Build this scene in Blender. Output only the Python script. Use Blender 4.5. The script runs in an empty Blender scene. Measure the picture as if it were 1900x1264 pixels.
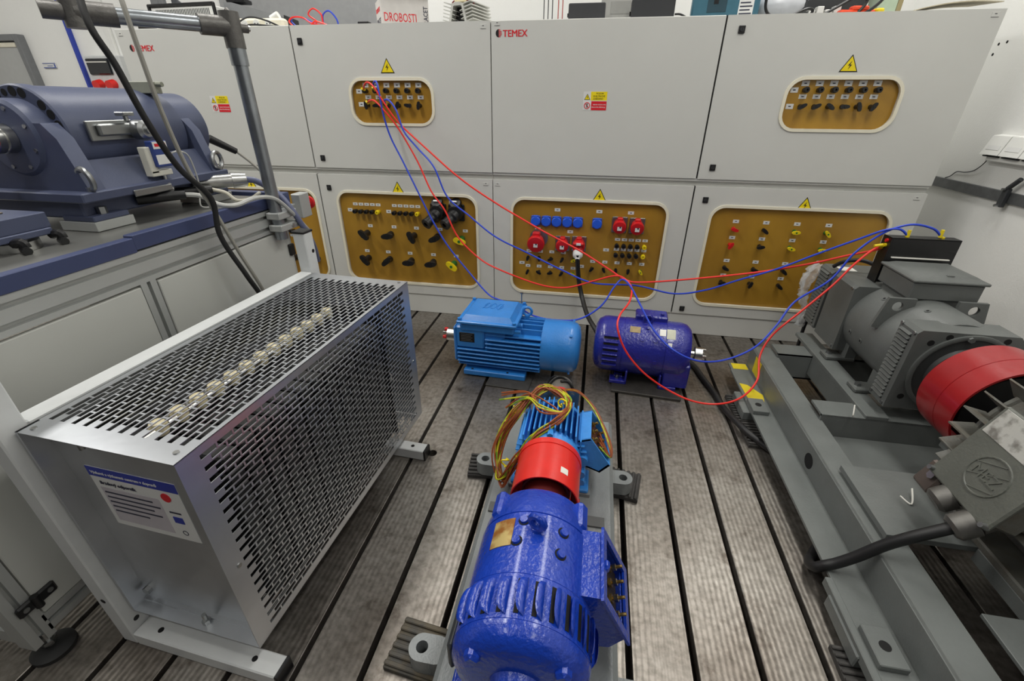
import bpy, bmesh, math, random
from mathutils import Vector, Matrix
random.seed(7)
scene = bpy.context.scene
COL = scene.collection
PI = math.pi

# ---------------------------------------------------------------- camera, light, exposure
cam_data = bpy.data.cameras.new('camera')
cam_data.sensor_width = 36.0
cam_data.lens = 825.0 / 1900.0 * 36.0
cam_data.clip_start = 0.02
cam = bpy.data.objects.new('camera', cam_data)
COL.objects.link(cam)
cam.matrix_world = Matrix(((0.98400429, -0.08838230, 0.15467423, 0.0),
                           (0.17807054, 0.46293041, -0.86832386, 0.0),
                           (0.00514106, 0.88197733, 0.47126379, 1.147),
                           (0, 0, 0, 1)))
scene.camera = cam
world = bpy.data.worlds.new('world')
scene.world = world
world.use_nodes = True
world.node_tree.nodes['Background'].inputs[0].default_value = (0.93, 0.96, 1.0, 1)
world.node_tree.nodes['Background'].inputs[1].default_value = 0.10
vs = scene.view_settings
vs.view_transform = 'Standard'
vs.look = 'None'
vs.exposure = -0.88
vs.gamma = 1.0
vs.use_curve_mapping = False
LAMPS = [(-1.5, 2.50, 44), (0.95, 2.50, 40), (-1.5, 0.8, 56), (0.85, 0.8, 42), (-1.5, -1.2, 26), (0.95, -1.2, 22), (-3.6, 1.3, 78)]
for (lx, ly, le) in LAMPS:                       # ceiling fluorescent fittings
    ld = bpy.data.lights.new('ceiling_lamp', 'AREA')
    ld.shape = 'RECTANGLE'
    ld.size = 0.28
    ld.size_y = 1.25
    ld.energy = le
    ld.color = (1.0, 0.985, 0.94)
    lo = bpy.data.objects.new('ceiling_lamp', ld)
    lo.location = (lx, ly, 3.02)
    COL.objects.link(lo)

# ---------------------------------------------------------------- helpers
def lin(c):
    c = c / 255.0
    return c / 12.92 if c <= 0.04045 else ((c + 0.055) / 1.055) ** 2.4
MATS = {}
def mat(name, rgb, rough=0.5, metal=0.0, var=0.08, scale=30.0, bump=0.0, bscale=None, coat=0.0, alpha=None, rgb2=None, lo=0.4, hi=0.7, detail=4.0, stretch=None, spec=None):
    """procedural principled material: base colour broken up by noise, optional bump"""
    if name in MATS:
        return MATS[name]
    m = bpy.data.materials.new(name)
    m.use_nodes = True
    nt = m.node_tree
    bs = nt.nodes['Principled BSDF']
    c1 = [lin(x) for x in rgb]
    tc = nt.nodes.new('ShaderNodeTexCoord')
    mp = nt.nodes.new('ShaderNodeMapping')
    if stretch:
        mp.inputs['Scale'].default_value = stretch
    nt.links.new(tc.outputs['Object'], mp.inputs['Vector'])
    nz = nt.nodes.new('ShaderNodeTexNoise')
    nz.inputs['Scale'].default_value = scale
    nz.inputs['Detail'].default_value = detail
    nt.links.new(mp.outputs['Vector'], nz.inputs['Vector'])
    rp = nt.nodes.new('ShaderNodeValToRGB')
    rp.color_ramp.elements[0].position = lo
    rp.color_ramp.elements[1].position = hi
    c2 = [lin(x) for x in rgb2] if rgb2 else [x * (1 - var) for x in c1]
    rp.color_ramp.elements[0].color = (*c2, 1)
    rp.color_ramp.elements[1].color = (*c1, 1)
    nt.links.new(nz.outputs['Fac'], rp.inputs['Fac'])
    nt.links.new(rp.outputs['Color'], bs.inputs['Base Color'])
    bs.inputs['Roughness'].default_value = rough
    bs.inputs['Metallic'].default_value = metal
    if spec is not None:
        bs.inputs['Specular IOR Level'].default_value = spec
    if coat:
        bs.inputs['Coat Weight'].default_value = coat
        bs.inputs['Coat Roughness'].default_value = 0.12
    if alpha is not None:
        bs.inputs['Alpha'].default_value = alpha
    if bump:
        n2 = nt.nodes.new('ShaderNodeTexNoise')
        n2.inputs['Scale'].default_value = bscale or scale * 4
        n2.inputs['Detail'].default_value = 3
        nt.links.new(mp.outputs['Vector'], n2.inputs['Vector'])
        b = nt.nodes.new('ShaderNodeBump')
        b.inputs['Strength'].default_value = bump
        b.inputs['Distance'].default_value = 0.01
        nt.links.new(n2.outputs['Fac'], b.inputs['Height'])
        nt.links.new(b.outputs['Normal'], bs.inputs['Normal'])
    MATS[name] = m
    return m

class B:
    """mesh builder: collects shapes, each with a material index"""
    def __init__(s, X=None):
        s.v = []; s.f = []; s.m = []; s.k = 0; s.X = X or Matrix()
    def mat(s, k):
        s.k = k; return s
    def add(s, vs_, fs):
        o = len(s.v)
        s.v += [tuple(s.X @ Vector(p)) for p in vs_]
        s.f += [tuple(i + o for i in q) for q in fs]
        s.m += [s.k] * len(fs)
        return s
    def box(s, x0, x1, y0, y1, z0, z1, b=0.0, M=None):
        c = Vector(((x0 + x1) / 2, (y0 + y1) / 2, (z0 + z1) / 2))
        h = Vector((abs(x1 - x0) / 2, abs(y1 - y0) / 2, abs(z1 - z0) / 2))
        b = min(b, min(h) * 0.9)
        vs_ = []; idx = {}
        sg = (-1, 1)
        if b <= 0:
            for i in sg:
                for j in sg:
                    for k in sg:
                        idx[i, j, k] = len(vs_); vs_.append(Vector((i * h.x, j * h.y, k * h.z)))
            q = lambda *a: tuple(idx[t] for t in a)
            fs = []
            for i in sg:
                fs.append(q((i, -1, -1), (i, 1, -1), (i, 1, 1), (i, -1, 1)))
                fs.append(q((-1, i, -1), (1, i, -1), (1, i, 1), (-1, i, 1)))
                fs.append(q((-1, -1, i), (1, -1, i), (1, 1, i), (-1, 1, i)))
        else:
            for i in sg:
                for j in sg:
                    for k in sg:
                        for a in range(3):
                            d = [i * (h.x - b), j * (h.y - b), k * (h.z - b)]
                            d[a] = (i * h.x, j * h.y, k * h.z)[a]
                            idx[i, j, k, a] = len(vs_); vs_.append(Vector(d))
            fs = []
            for i in sg:
                fs.append(tuple(idx[i, j, k, 0] for j, k in ((-1, -1), (1, -1), (1, 1), (-1, 1))))
                fs.append(tuple(idx[j, i, k, 1] for j, k in ((-1, -1), (1, -1), (1, 1), (-1, 1))))
                fs.append(tuple(idx[j, k, i, 2] for j, k in ((-1, -1), (1, -1), (1, 1), (-1, 1))))
                for j in sg:
                    fs.append((idx[i, j, -1, 0], idx[i, j, 1, 0], idx[i, j, 1, 1], idx[i, j, -1, 1]))
                    fs.append((idx[i, -1, j, 0], idx[i, 1, j, 0], idx[i, 1, j, 2], idx[i, -1, j, 2]))
                    fs.append((idx[-1, i, j, 1], idx[1, i, j, 1], idx[1, i, j, 2], idx[-1, i, j, 2]))
                    for k in sg:
                        fs.append(tuple(idx[i, j, k, a] for a in range(3)))
        if M is not None:
            vs_ = [M @ p for p in vs_]
        return s.add([p + c for p in vs_], fs)
    def lathe(s, o, ax, prof, n=28, a0=0.0, a1=None, up=None):
        """prof: [(radius, height along axis)]"""
        o = Vector(o); ax = Vector(ax).normalized()
        u = Vector(up) if up else (Vector((0, 0, 1)) if abs(ax.z) < 0.9 else Vector((1, 0, 0)))
        u = (u - ax * u.dot(ax)).normalized(); w = ax.cross(u)
        full = a1 is None
        a1 = 2 * PI if full else a1
        cnt = n if full else n + 1
        vs_ = []; fs = []
        rings = []
        for (r, hh) in prof:
            if r <= 1e-6:
                rings.append([len(vs_)]); vs_.append(o + ax * hh)
            else:
                rings.append(list(range(len(vs_), len(vs_) + cnt)))
                for i in range(cnt):
                    a = a0 + (a1 - a0) * i / n
                    vs_.append(o + ax * hh + (u * math.cos(a) + w * math.sin(a)) * r)
        for ra, rb in zip(rings, rings[1:]):
            for i in range(n):
                j = (i + 1) % cnt
                if len(ra) == 1 and len(rb) == 1:
                    continue
                if len(ra) == 1:
                    fs.append((ra[0], rb[i], rb[j]))
                elif len(rb) == 1:
                    fs.append((ra[i], ra[j], rb[0]))
                else:
                    fs.append((ra[i], ra[j], rb[j], rb[i]))
        return s.add(vs_, fs)
    def cyl(s, p0, p1, r0, r1=None, n=20):
        p0 = Vector(p0); p1 = Vector(p1)
        r1 = r0 if r1 is None else r1
        L = (p1 - p0).length
        return s.lathe(p0, p1 - p0, [(0, 0), (r0, 0), (r1, L), (0, L)], n)
    def tube(s, pts, r, n=8, sub=6, closed=False):
        P = [Vector(p) for p in pts]
        if sub > 1:
            Q = []
            m = len(P)
            rng = range(m) if closed else range(m - 1)
            for i in rng:
                g = (lambda k: P[k % m]) if closed else (lambda k: P[max(0, min(m - 1, k))])
                p0, p1, p2, p3 = g(i - 1), g(i), g(i + 1), g(i + 2)
                for t in range(sub):
                    t = t / sub
                    Q.append(0.5 * ((2 * p1) + (p2 - p0) * t + (2 * p0 - 5 * p1 + 4 * p2 - p3) * t * t + (3 * p1 - p0 - 3 * p2 + p3) * t ** 3))
            if not closed:
                Q.append(P[-1])
            P = Q
        m = len(P)
        vs_ = []; fs = []
        T = []
        for i in range(m):
            a = P[(i - 1) % m] if (closed or i > 0) else P[0]
            b = P[(i + 1) % m] if (closed or i < m - 1) else P[-1]
            T.append((b - a).normalized())
        u = T[0].orthogonal().normalized()
        for i in range(m):
            u = (u - T[i] * u.dot(T[i])).normalized()
            w = T[i].cross(u)
            for k in range(n):
                a = 2 * PI * k / n
                vs_.append(P[i] + (u * math.cos(a) + w * math.sin(a)) * r)
        for i in range(m if closed else m - 1):
            j = (i + 1) % m
            for k in range(n):
                l = (k + 1) % n
                fs.append((i * n + k, i * n + l, j * n + l, j * n + k))
        if not closed:
            fs.append(tuple(range(n))); fs.append(tuple(range((m - 1) * n, m * n)))
        return s.add(vs_, fs)
    def ring(s, c, ax, R, r, n=20, k=8):
        c = Vector(c); ax = Vector(ax).normalized(); u = ax.orthogonal().normalized(); w = ax.cross(u)
        return s.tube([c + (u * math.cos(2 * PI * i / n) + w * math.sin(2 * PI * i / n)) * R for i in range(n)], r, k, 1, True)
    def prism(s, poly, o, ux, uy, d):
        """extrude 2D polygon (in axes ux, uy at o) by vector d"""
        o = Vector(o); ux = Vector(ux); uy = Vector(uy); d = Vector(d)
        n = len(poly)
        a = [o + ux * x + uy * y for x, y in poly]
        return s.add(a + [p + d for p in a], [tuple(range(n)), tuple(range(n, 2 * n))] + [(i, (i + 1) % n, (i + 1) % n + n, i + n) for i in range(n)])
    def frame(s, outer, inner, o, ux, uy, d):
        """plate with an opening: outer and inner loops with equal point counts (outer points may repeat)"""
        o = Vector(o); ux = Vector(ux); uy = Vector(uy); d = Vector(d)
        n = len(outer); V = []; F = []
        for L in (outer, inner):
            V += [o + ux * x + uy * y for x, y in L]
        V += [p + d for p in V]
        for i in range(n):
            j = (i + 1) % n
            same = (Vector(outer[i]) - Vector(outer[j])).length < 1e-7
            for h in (0, 2 * n):
                F.append((i + h, n + i + h, n + j + h) if same else (i + h, j + h, n + j + h, n + i + h))
            if not same:
                F.append((i, j, j + 2 * n, i + 2 * n))
            F.append((n + i, n + j, 3 * n + j, 3 * n + i))
        return s.add(V, F)
    def build(s, name, mats, parent=None, loc=None, rotz=0.0, smooth=35):
        me = bpy.data.meshes.new(name)
        bm = bmesh.new()
        bv = [bm.verts.new(p) for p in s.v]
        for q, k in zip(s.f, s.m):
            try:
                fc = bm.faces.new([bv[i] for i in q])
            except ValueError:
                continue
            fc.material_index = k; fc.smooth = True
        bmesh.ops.remove_doubles(bm, verts=bm.verts[:], dist=1e-6)
        bmesh.ops.recalc_face_normals(bm, faces=bm.faces[:])
        bm.to_mesh(me); bm.free()
        for mm in (mats if isinstance(mats, (list, tuple)) else [mats]):
            me.materials.append(mm)
        if hasattr(me, 'set_sharp_from_angle'):
            me.set_sharp_from_angle(angle=math.radians(smooth))
        return put(name, me, parent, loc, rotz)

def put(name, me, parent=None, loc=None, rotz=0.0):
    o = bpy.data.objects.new(name, me)
    COL.objects.link(o)
    if parent is not None:
        o.parent = parent
    if loc is not None:
        o.location = loc
    o.rotation_euler = (0, 0, rotz)
    return o
def tag(o, label, cat, group=None):
    o['label'] = label; o['category'] = cat
    if group:
        o['group'] = group
    return o
def thing(name, label, cat, loc=(0, 0, 0), rotz=0.0, group=None):
    return tag(put(name, None, None, loc, rotz), label, cat, group)
def struct(o):
    o['kind'] = 'structure'; return o
def rrect(w, h, r, n=6):
    """rounded rectangle loop, counter-clockwise, centred"""
    out = []
    for cx, cy, a in ((w / 2 - r, h / 2 - r, 0), (-w / 2 + r, h / 2 - r, 90), (-w / 2 + r, -h / 2 + r, 180), (w / 2 - r, -h / 2 + r, 270)):
        for i in range(n + 1):
            t = math.radians(a + 90 * i / n)
            out.append((cx + r * math.cos(t), cy + r * math.sin(t)))
    return out
def circ(r, n=20, a0=0.0):
    return [(r * math.cos(a0 + 2 * PI * i / n), r * math.sin(a0 + 2 * PI * i / n)) for i in range(n)]
def text_mesh(txt, size, ext=0.0004, bold=0.0, shear=0.0):
    cu = bpy.data.curves.new('text', 'FONT')
    cu.body = txt; cu.size = size; cu.extrude = ext; cu.offset = bold; cu.shear = shear
    cu.align_x = 'LEFT'; cu.resolution_u = 2
    cu.space_character = 1.0 + 120 * bold
    ob = bpy.data.objects.new('text', cu)
    COL.objects.link(ob)
    dg = bpy.context.evaluated_depsgraph_get()
    me = bpy.data.meshes.new_from_object(ob.evaluated_get(dg))
    bpy.data.objects.remove(ob); bpy.data.curves.remove(cu)
    return me
def add_text(b, txt, size, o, ux, uy, bold=0.0, ext=0.0004, wx=1.0, shear=0.0):
    """append text geometry to builder; o = left baseline point"""
    me = text_mesh(txt, size, ext, bold, shear)
    o = Vector(o); ux = Vector(ux).normalized(); uy = Vector(uy).normalized(); uz = ux.cross(uy)
    b.add([o + ux * v.co.x * wx + uy * v.co.y + uz * v.co.z for v in me.vertices], [tuple(p.vertices) for p in me.polygons])
    bpy.data.meshes.remove(me)
    return b
X_, Y_, Z_ = Vector((1, 0, 0)), Vector((0, 1, 0)), Vector((0, 0, 1))

# ---------------------------------------------------------------- materials
WHITE_CAB = mat('cabinet_paint', (206, 206, 201), 0.45, var=0.03, scale=4, bump=0.06, bscale=700)
CAB_DARK = mat('cabinet_gap', (30, 30, 30), 0.7)
CREAM = mat('cream_trim', (232, 226, 205), 0.45, var=0.03)
GOLD = mat('ochre_board', (176, 134, 44), 0.34, var=0.16, scale=5, bump=0.04, bscale=300, rgb2=(158, 118, 40), stretch=(1, 1, 0.5))
BLACK = mat('black_plastic', (20, 20, 22), 0.42, var=0.2)
RUBBER = mat('black_rubber', (24, 24, 25), 0.62, var=0.2)
DKGREY = mat('dark_grey_plastic', (52, 54, 57), 0.5)
WHITE = mat('white_plastic', (228, 228, 224), 0.45, var=0.03)
LABELW = mat('label_white', (222, 222, 220), 0.5, var=0.03)
INK = mat('ink', (50, 52, 70), 0.6)
YELLOW = mat('yellow_plastic', (232, 206, 22), 0.42, var=0.06)
SIGNY = mat('sign_yellow', (240, 216, 10), 0.5, var=0.03)
GREEN = mat('green_plastic', (36, 110, 46), 0.45)
REDP = mat('red_plastic', (205, 26, 32), 0.35, var=0.08)
SIGNR = mat('sign_red', (214, 22, 38), 0.5, var=0.03)
BLUES = mat('blue_socket', (38, 92, 218), 0.38, var=0.08)
STEEL = mat('bright_steel', (190, 190, 188), 0.28, 1.0, var=0.15, scale=60)
ZINC = mat('zinc_steel', (168, 170, 170), 0.38, 1.0, var=0.18, scale=12)
ALU = mat('anodised_aluminium', (186, 188, 186), 0.45, 0.45, var=0.06, scale=8)
GALV = mat('galvanised_tube', (160, 165, 170), 0.3, 0.9, var=0.2, scale=20)
CASTG = mat('cast_clamp_grey', (108, 106, 103), 0.42, 0.5, var=0.2, scale=50, bump=0.1)
LBLUE = mat('light_blue_enamel', (46, 126, 204), 0.34, var=0.12, scale=18, bump=0.1, bscale=120, coat=0.2)
LBLUE2 = mat('sky_blue_enamel', (62, 146, 226), 0.40, var=0.15, scale=20, bump=0.12, bscale=120)
DBLUE = mat('brushed_blue_enamel', (22, 62, 176), 0.24, var=0.15, scale=14, bump=0.32, bscale=90, coat=0.4)
NAVY = mat('deep_blue_enamel', (38, 42, 142), 0.24, var=0.16, scale=14, bump=0.25, bscale=90, coat=0.4)
REDE = mat('red_enamel', (224, 40, 32), 0.32, var=0.12, scale=12, bump=0.06, coat=0.3)
RED_SHADED = mat('red_enamel_shaded', (158, 22, 28), 0.32, var=0.12, scale=12, bump=0.06, coat=0.3)  # red enamel with the ring guard's shade put into its colour
MGREY = mat('machine_grey_enamel', (100, 103, 101), 0.42, var=0.14, scale=9, bump=0.07, bscale=200)
FGREY = mat('frame_grey_enamel', (112, 116, 114), 0.38, var=0.18, scale=7, bump=0.07, bscale=160)
BGREY = mat('base_frame_grey', (134, 138, 138), 0.34, var=0.14, scale=14, bump=0.12, bscale=200)
DYNO = mat('slate_blue_enamel', (74, 81, 106), 0.44, var=0.08, scale=10, bump=0.05, bscale=250)
DYNO2 = mat('slate_blue_rim', (60, 69, 104), 0.4, var=0.06, scale=10)
DARKHOLE = mat('dark_cavity', (8, 8, 9), 0.8)
FRAMEW = mat('light_grey_lacquer', (206, 208, 208), 0.42, var=0.04)
BROWNW = mat('brown_wire', (150, 74, 30), 0.5, var=0.15)
YGW = mat('yellow_green_wire', (186, 186, 30), 0.5, rgb2=(110, 150, 34), lo=0.40, hi=0.5, scale=40)
PAPER = mat('paper', (226, 224, 216), 0.6, var=0.05)
# ---------------------------------------------------------------- the setting
WALLM = mat('wall_paint', (236, 236, 233), 0.6, var=0.03, scale=3, bump=0.12, bscale=160)
fm = bpy.data.materials.new('cast_iron_floor')
fm.use_nodes = True
nt = fm.node_tree
bs = nt.nodes['Principled BSDF']
geo = nt.nodes.new('ShaderNodeNewGeometry')
def noise(scale, detail, vec=None, rough=0.55):
    n = nt.nodes.new('ShaderNodeTexNoise')
    n.inputs['Scale'].default_value = scale; n.inputs['Detail'].default_value = detail; n.inputs['Roughness'].default_value = rough
    nt.links.new(vec or geo.outputs['Position'], n.inputs['Vector'])
    return n
def ramp(src, p0, c0, p1, c1):
    r = nt.nodes.new('ShaderNodeValToRGB')
    r.color_ramp.elements[0].position = p0; r.color_ramp.elements[0].color = (*[lin(x) for x in c0], 1)
    r.color_ramp.elements[1].position = p1; r.color_ramp.elements[1].color = (*[lin(x) for x in c1], 1)
    nt.links.new(src, r.inputs['Fac'])
    return r
def mix(kind, fac, a, b_):
    m = nt.nodes.new('ShaderNodeMixRGB'); m.blend_type = kind
    if isinstance(fac, float):
        m.inputs[0].default_value = fac
    else:
        nt.links.new(fac, m.inputs[0])
    nt.links.new(a, m.inputs[1]); nt.links.new(b_, m.inputs[2])
    return m
big = ramp(noise(2.6, 6).outputs['Fac'], 0.30, (120, 112, 104), 0.70, (172, 167, 160))
fine = ramp(noise(55, 5).outputs['Fac'], 0.35, (170, 168, 164), 0.6, (255, 255, 255))
st = ramp(noise(9, 8, None, 0.7).outputs['Fac'], 0.30, (140, 126, 114), 0.45, (255, 255, 255))
c = mix('MULTIPLY', 0.55, big.outputs[0], fine.outputs[0])
c = mix('MULTIPLY', 0.8, c.outputs[0], st.outputs[0])
nt.links.new(c.outputs[0], bs.inputs['Base Color'])
bs.inputs['Metallic'].default_value = 0.85
rr = nt.nodes.new('ShaderNodeMapRange')
rr.inputs['To Min'].default_value = 0.30; rr.inputs['To Max'].default_value = 0.50
nt.links.new(noise(5, 5).outputs['Fac'], rr.inputs['Value'])
nt.links.new(rr.outputs[0], bs.inputs['Roughness'])
wv = nt.nodes.new('ShaderNodeTexWave')            # planing marks that run along the strips
wv.wave_type = 'BANDS'; wv.bands_direction = 'X'
wv.inputs['Scale'].default_value = 22; wv.inputs['Distortion'].default_value = 1.5; wv.inputs['Detail'].default_value = 2
nt.links.new(geo.outputs['Position'], wv.inputs['Vector'])
bp = nt.nodes.new('ShaderNodeBump')
bp.inputs['Strength'].default_value = 0.10; bp.inputs['Distance'].default_value = 0.004
nt.links.new(wv.outputs['Fac'], bp.inputs['Height'])
nt.links.new(bp.outputs['Normal'], bs.inputs['Normal'])

floor = struct(B().box(-5.2, 1.80, -1.6, 3.6, -0.16, -0.045).build('floor', mat('dark_slot_base', (34, 30, 27), 0.85, var=0.3)))  # dark base slab that forms the slot bottoms
SW = 0.0072
strip_me = None
for k in range(-22, 12):
    x0 = 0.0245 + 0.1497 * k + SW; x1 = 0.0245 + 0.1497 * (k + 1) - SW
    if x0 > 1.78:
        break
    w2 = (x1 - x0) / 2
    if k == -4:                                   # the strip with the drilled hole
        b = B()
        hy = 1.186; hx = -0.508 - (x0 + w2); R = 0.0165; s_ = 0.03
        outer = []; inner = circ(R, 24, PI / 4)
        for i in range(24):
            a = PI / 4 + 2 * PI * i / 24
            t = max(abs(math.cos(a)), abs(math.sin(a)))
            outer.append((s_ * math.cos(a) / t, s_ * math.sin(a) / t))
        b.frame(outer, inner, (hx, hy, 0), X_, Y_, (0, 0, -0.045))
        b.box(-w2, hx - s_, -1.6, 3.6, -0.045, 0); b.box(hx + s_, w2, -1.6, 3.6, -0.045, 0)
        b.box(hx - s_, hx + s_, -1.6, hy - s_, -0.045, 0); b.box(hx - s_, hx + s_, hy + s_, 3.6, -0.045, 0)
        b.build('floor_strip', fm, floor, (x0 + w2, 0, 0), smooth=20)
        continue
    if strip_me is None:
        strip_me = B().box(-w2, w2, -1.6, 3.6, -0.045, 0, 0.0015).build('floor_strip', fm, floor, (x0 + w2, 0, 0)).data
    else:
        put('floor_strip', strip_me, floor, (x0 + w2, 0, 0))
B().box(-5.2, 0.0245 + 0.1497 * -22 - 0.007, -1.6, 3.6, -0.045, 0).build('floor_slab', fm, floor)

# plug in a drilled hole beside the light blue motor
b = B().cyl((-0.575, 1.905, -0.002), (-0.575, 1.905, 0.0008), 0.03)
b.build('hole_plug', mat('plug_iron', (58, 54, 50), 0.6, 0.4), floor)

struct(B().box(-5.2, 1.80, 3.50, 3.62, -0.05, 3.1).build('wall_back', WALLM))
wr = struct(B().box(1.70, 1.82, -1.6, 3.5, -0.05, 3.1).build('wall_right', WALLM))
for (y, z) in ((2.70, 1.388), (2.655, 1.392), (2.71, 1.350)):
    B().cyl((1.7, y, z), (1.6992, y, z), 0.006, None, 8).build('drill_hole', DARKHOLE, wr)
struct(B().box(-5.3, -5.2, -1.6, 3.62, -0.05, 3.1).build('wall_left', WALLM))
struct(B().box(-5.3, 1.82, -1.6, 3.62, 3.1, 3.2).build('ceiling', WALLM))
# far door and trims on the back wall
DOORM = mat('grey_door', (176, 177, 176), 0.5, var=0.04)
d = B(); d.box(-5.1, -4.62, 3.46, 3.50, 0, 1.555, 0.004)
dd = struct(d.build('door_1', DOORM))
B().box(-4.62, -4.575, 3.44, 3.50, 0, 1.605, 0.004).build('door_frame', mat('door_frame_grey', (120, 122, 124), 0.5), dd)
B().box(-5.1, -4.62, 3.44, 3.50, 1.56, 1.605, 0.004).build('door_frame', MATS['door_frame_grey'], dd)
B().box(-5.05, -4.64, 3.452, 3.462, 1.52, 1.55, 0.002).build('door_glass', mat('door_glass_lit', (230, 224, 205), 0.2), dd)
struct(B().box(-4.128, -4.105, 3.47, 3.50, 0, 3.1, 0.003).build('trim_1', mat('blue_trim', (40, 62, 168), 0.45)))
struct(B().box(-1.40, -1.28, 3.47, 3.50, 0, 3.1, 0.004).build('trim_2', WHITE))
struct(B().box(-2.75, -1.405, 3.485, 3.50, 0.9, 2.6, 0.003).build('trim_4', mat('grey_wall_board', (150, 151, 152), 0.5)))
struct(B().box(-1.2, -0.10, 3.47, 3.50, 1.585, 1.615, 0.003).build('trim_3', DKGREY))

# ---------------------------------------------------------------- distribution cabinets
FY = 2.38                                          # door plane
XE = [-2.53, -1.531, -0.531, 0.475, 1.477]
def sign_triangle(cx, z0, par, y=FY):
    b = B()
    def tri(w, h, zo, yy):
        return b.prism([(-w / 2, 0), (w / 2, 0), (0, h)], (cx, yy, z0 + zo), X_, Z_, (0, -0.0008, 0))
    b.mat(0); tri(0.072, 0.063, 0, y)
    b.mat(1); tri(0.060, 0.0525, 0.004, y - 0.0008)
    b.mat(0)
    b.prism([(0.004, 0.042), (-0.008, 0.024), (0.0, 0.025), (-0.004, 0.010), (0.007, 0.028), (0.0, 0.027)], (cx, y - 0.0016, z0 - 0.001), X_, Z_, (0, -0.0006, 0))
    return b.build('warning_sign', [BLACK, SIGNY], par)
def lock(cx, cz, par):
    b = B()
    b.mat(0).box(cx - 0.013, cx + 0.013, FY - 0.006, FY, cz - 0.0145, cz + 0.0145, 0.002)
    b.mat(1).cyl((cx, FY - 0.006, cz), (cx, FY - 0.0085, cz), 0.0075, None, 14)
    b.mat(0).box(cx - 0.0015, cx + 0.0015, FY - 0.0095, FY - 0.008, cz - 0.006, cz + 0.006)
    return b.build('lock', [BLACK, DKGREY], par)
def hinge_mark(cx, cz, par):
    b = B()
    b.mat(0).box(cx - 0.013, cx + 0.013, FY - 0.0012, FY, cz - 0.008, cz + 0.008, 0.0005)
    b.mat(1).box(cx - 0.004, cx + 0.004, FY - 0.0016, FY - 0.001, cz + 0.001, cz + 0.0035)
    b.mat(1).box(cx - 0.013, cx + 0.013, FY - 0.0014, FY - 0.001, cz - 0.0086, cz - 0.0078)
    return b.build('hinge_cover', [WHITE_CAB, DKGREY], par)
def danger_sign(x0, z1, par):
    b = B()
    y = FY
    b.mat(2).box(x0, x0 + 0.108, y - 0.0006, y, z1 - 0.076, z1)
    b.mat(0).box(x0 + 0.034, x0 + 0.108, y - 0.001, y - 0.0004, z1 - 0.036, z1)
    b.mat(1).box(x0 + 0.038, x0 + 0.108, y - 0.001, y - 0.0004, z1 - 0.076, z1 - 0.039)
    # warning triangle and prohibition ring on the white half
    b.mat(3).prism([(0.004, -0.033), (0.032, -0.033), (0.018, -0.008)], (x0, y - 0.0006, z1), X_, Z_, (0, -0.0004, 0))
    b.mat(0).prism([(0.007, -0.031), (0.029, -0.031), (0.018, -0.012)], (x0, y - 0.001, z1), X_, Z_, (0, -0.0003, 0))
    b.mat(3).prism([(0.019, -0.016), (0.0155, -0.023), (0.018, -0.0225), (0.0165, -0.029), (0.021, -0.021), (0.0185, -0.0215)], (x0, y - 0.0013, z1), X_, Z_, (0, -0.0003, 0))
    b.mat(1).ring((x0 + 0.019, y - 0.0008, z1 - 0.057), Y_, 0.0125, 0.0017, 18, 6)
    b.mat(3).tube([(x0 + 0.019, y - 0.0008, z1 - 0.049), (x0 + 0.019, y - 0.0008, z1 - 0.065)], 0.0022, 5, 1)
    b.mat(1).tube([(x0 + 0.0105, y - 0.001, z1 - 0.0485), (x0 + 0.0275, y - 0.001, z1 - 0.0655)], 0.0014, 5, 1)
    b.mat(3)
    for i, t in enumerate(('POZOR', 'ELEKTRICKÉ', 'ZAŘÍZENÍ !')):
        add_text(b, t, 0.0098, (x0 + 0.071 - 0.0026 * len(t), y - 0.001, z1 - 0.011 - 0.0107 * i), X_, Z_, 0.0001, 0.0002)
    b.mat(2)
    for i, t in enumerate(('NEHAS VODOU ANI', 'PĚNOVÝMI PŘÍSTROJI')):
        add_text(b, t, 0.0064, (x0 + 0.073 - 0.0018 * len(t), y - 0.001, z1 - 0.055 - 0.011 * i), X_, Z_, 0.0001, 0.0002)
    return b.build('danger_sign', [SIGNY, SIGNR, LABELW, BLACK], par)
def logo(x0, zc, par):
    b = B()
    y = FY - 0.0004
    b.mat(0).prism([(0.014 * math.cos(a), 0.0155 * math.sin(a)) for a in [PI / 2 + PI * i / 10 for i in range(11)]], (x0 + 0.016, y, zc), X_, Z_, (0, -0.0005, 0))
    b.mat(1)
    for i in range(6):
        z = -0.013 + 0.0052 * i
        b.box(x0 + 0.016, x0 + 0.016 + 0.014 * math.sqrt(max(0.05, 1 - (z / 0.0155) ** 2)), y - 0.0005, y, zc + z - 0.0014, zc + z + 0.0014)
    for k in range(3):                               # three slightly shifted strokes make the heavy lettering
        add_text(b, 'TEMEX', 0.037, (x0 + 0.034 + 0.0008 * k, y - 0.0004 - 0.00005 * k, zc - 0.0135), X_, Z_, 0.0, 0.0003, 0.98)
    return b.build('logo', [BLACK, SIGNR], par)
PLATES = {}
def label(cx, cz, par, w=0.028, h=0.0145, y=2.3945):
    key = (w, h)
    if key not in PLATES:
        b = B()
        b.mat(0).box(-w / 2, w / 2, -0.0012, 0, -h / 2, h / 2)
        b.mat(1).box(-w * 0.18, w * 0.18, -0.0015, -0.001, -h * 0.11, h * 0.11)
        PLATES[key] = b.build('label_plate', [LABELW, INK], par, (cx, y, cz)).data
        return
    put('label_plate', PLATES[key], par, (cx, y, cz))
PY = 2.3945                                        # face of the recessed ochre boards
KN = {}
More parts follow.
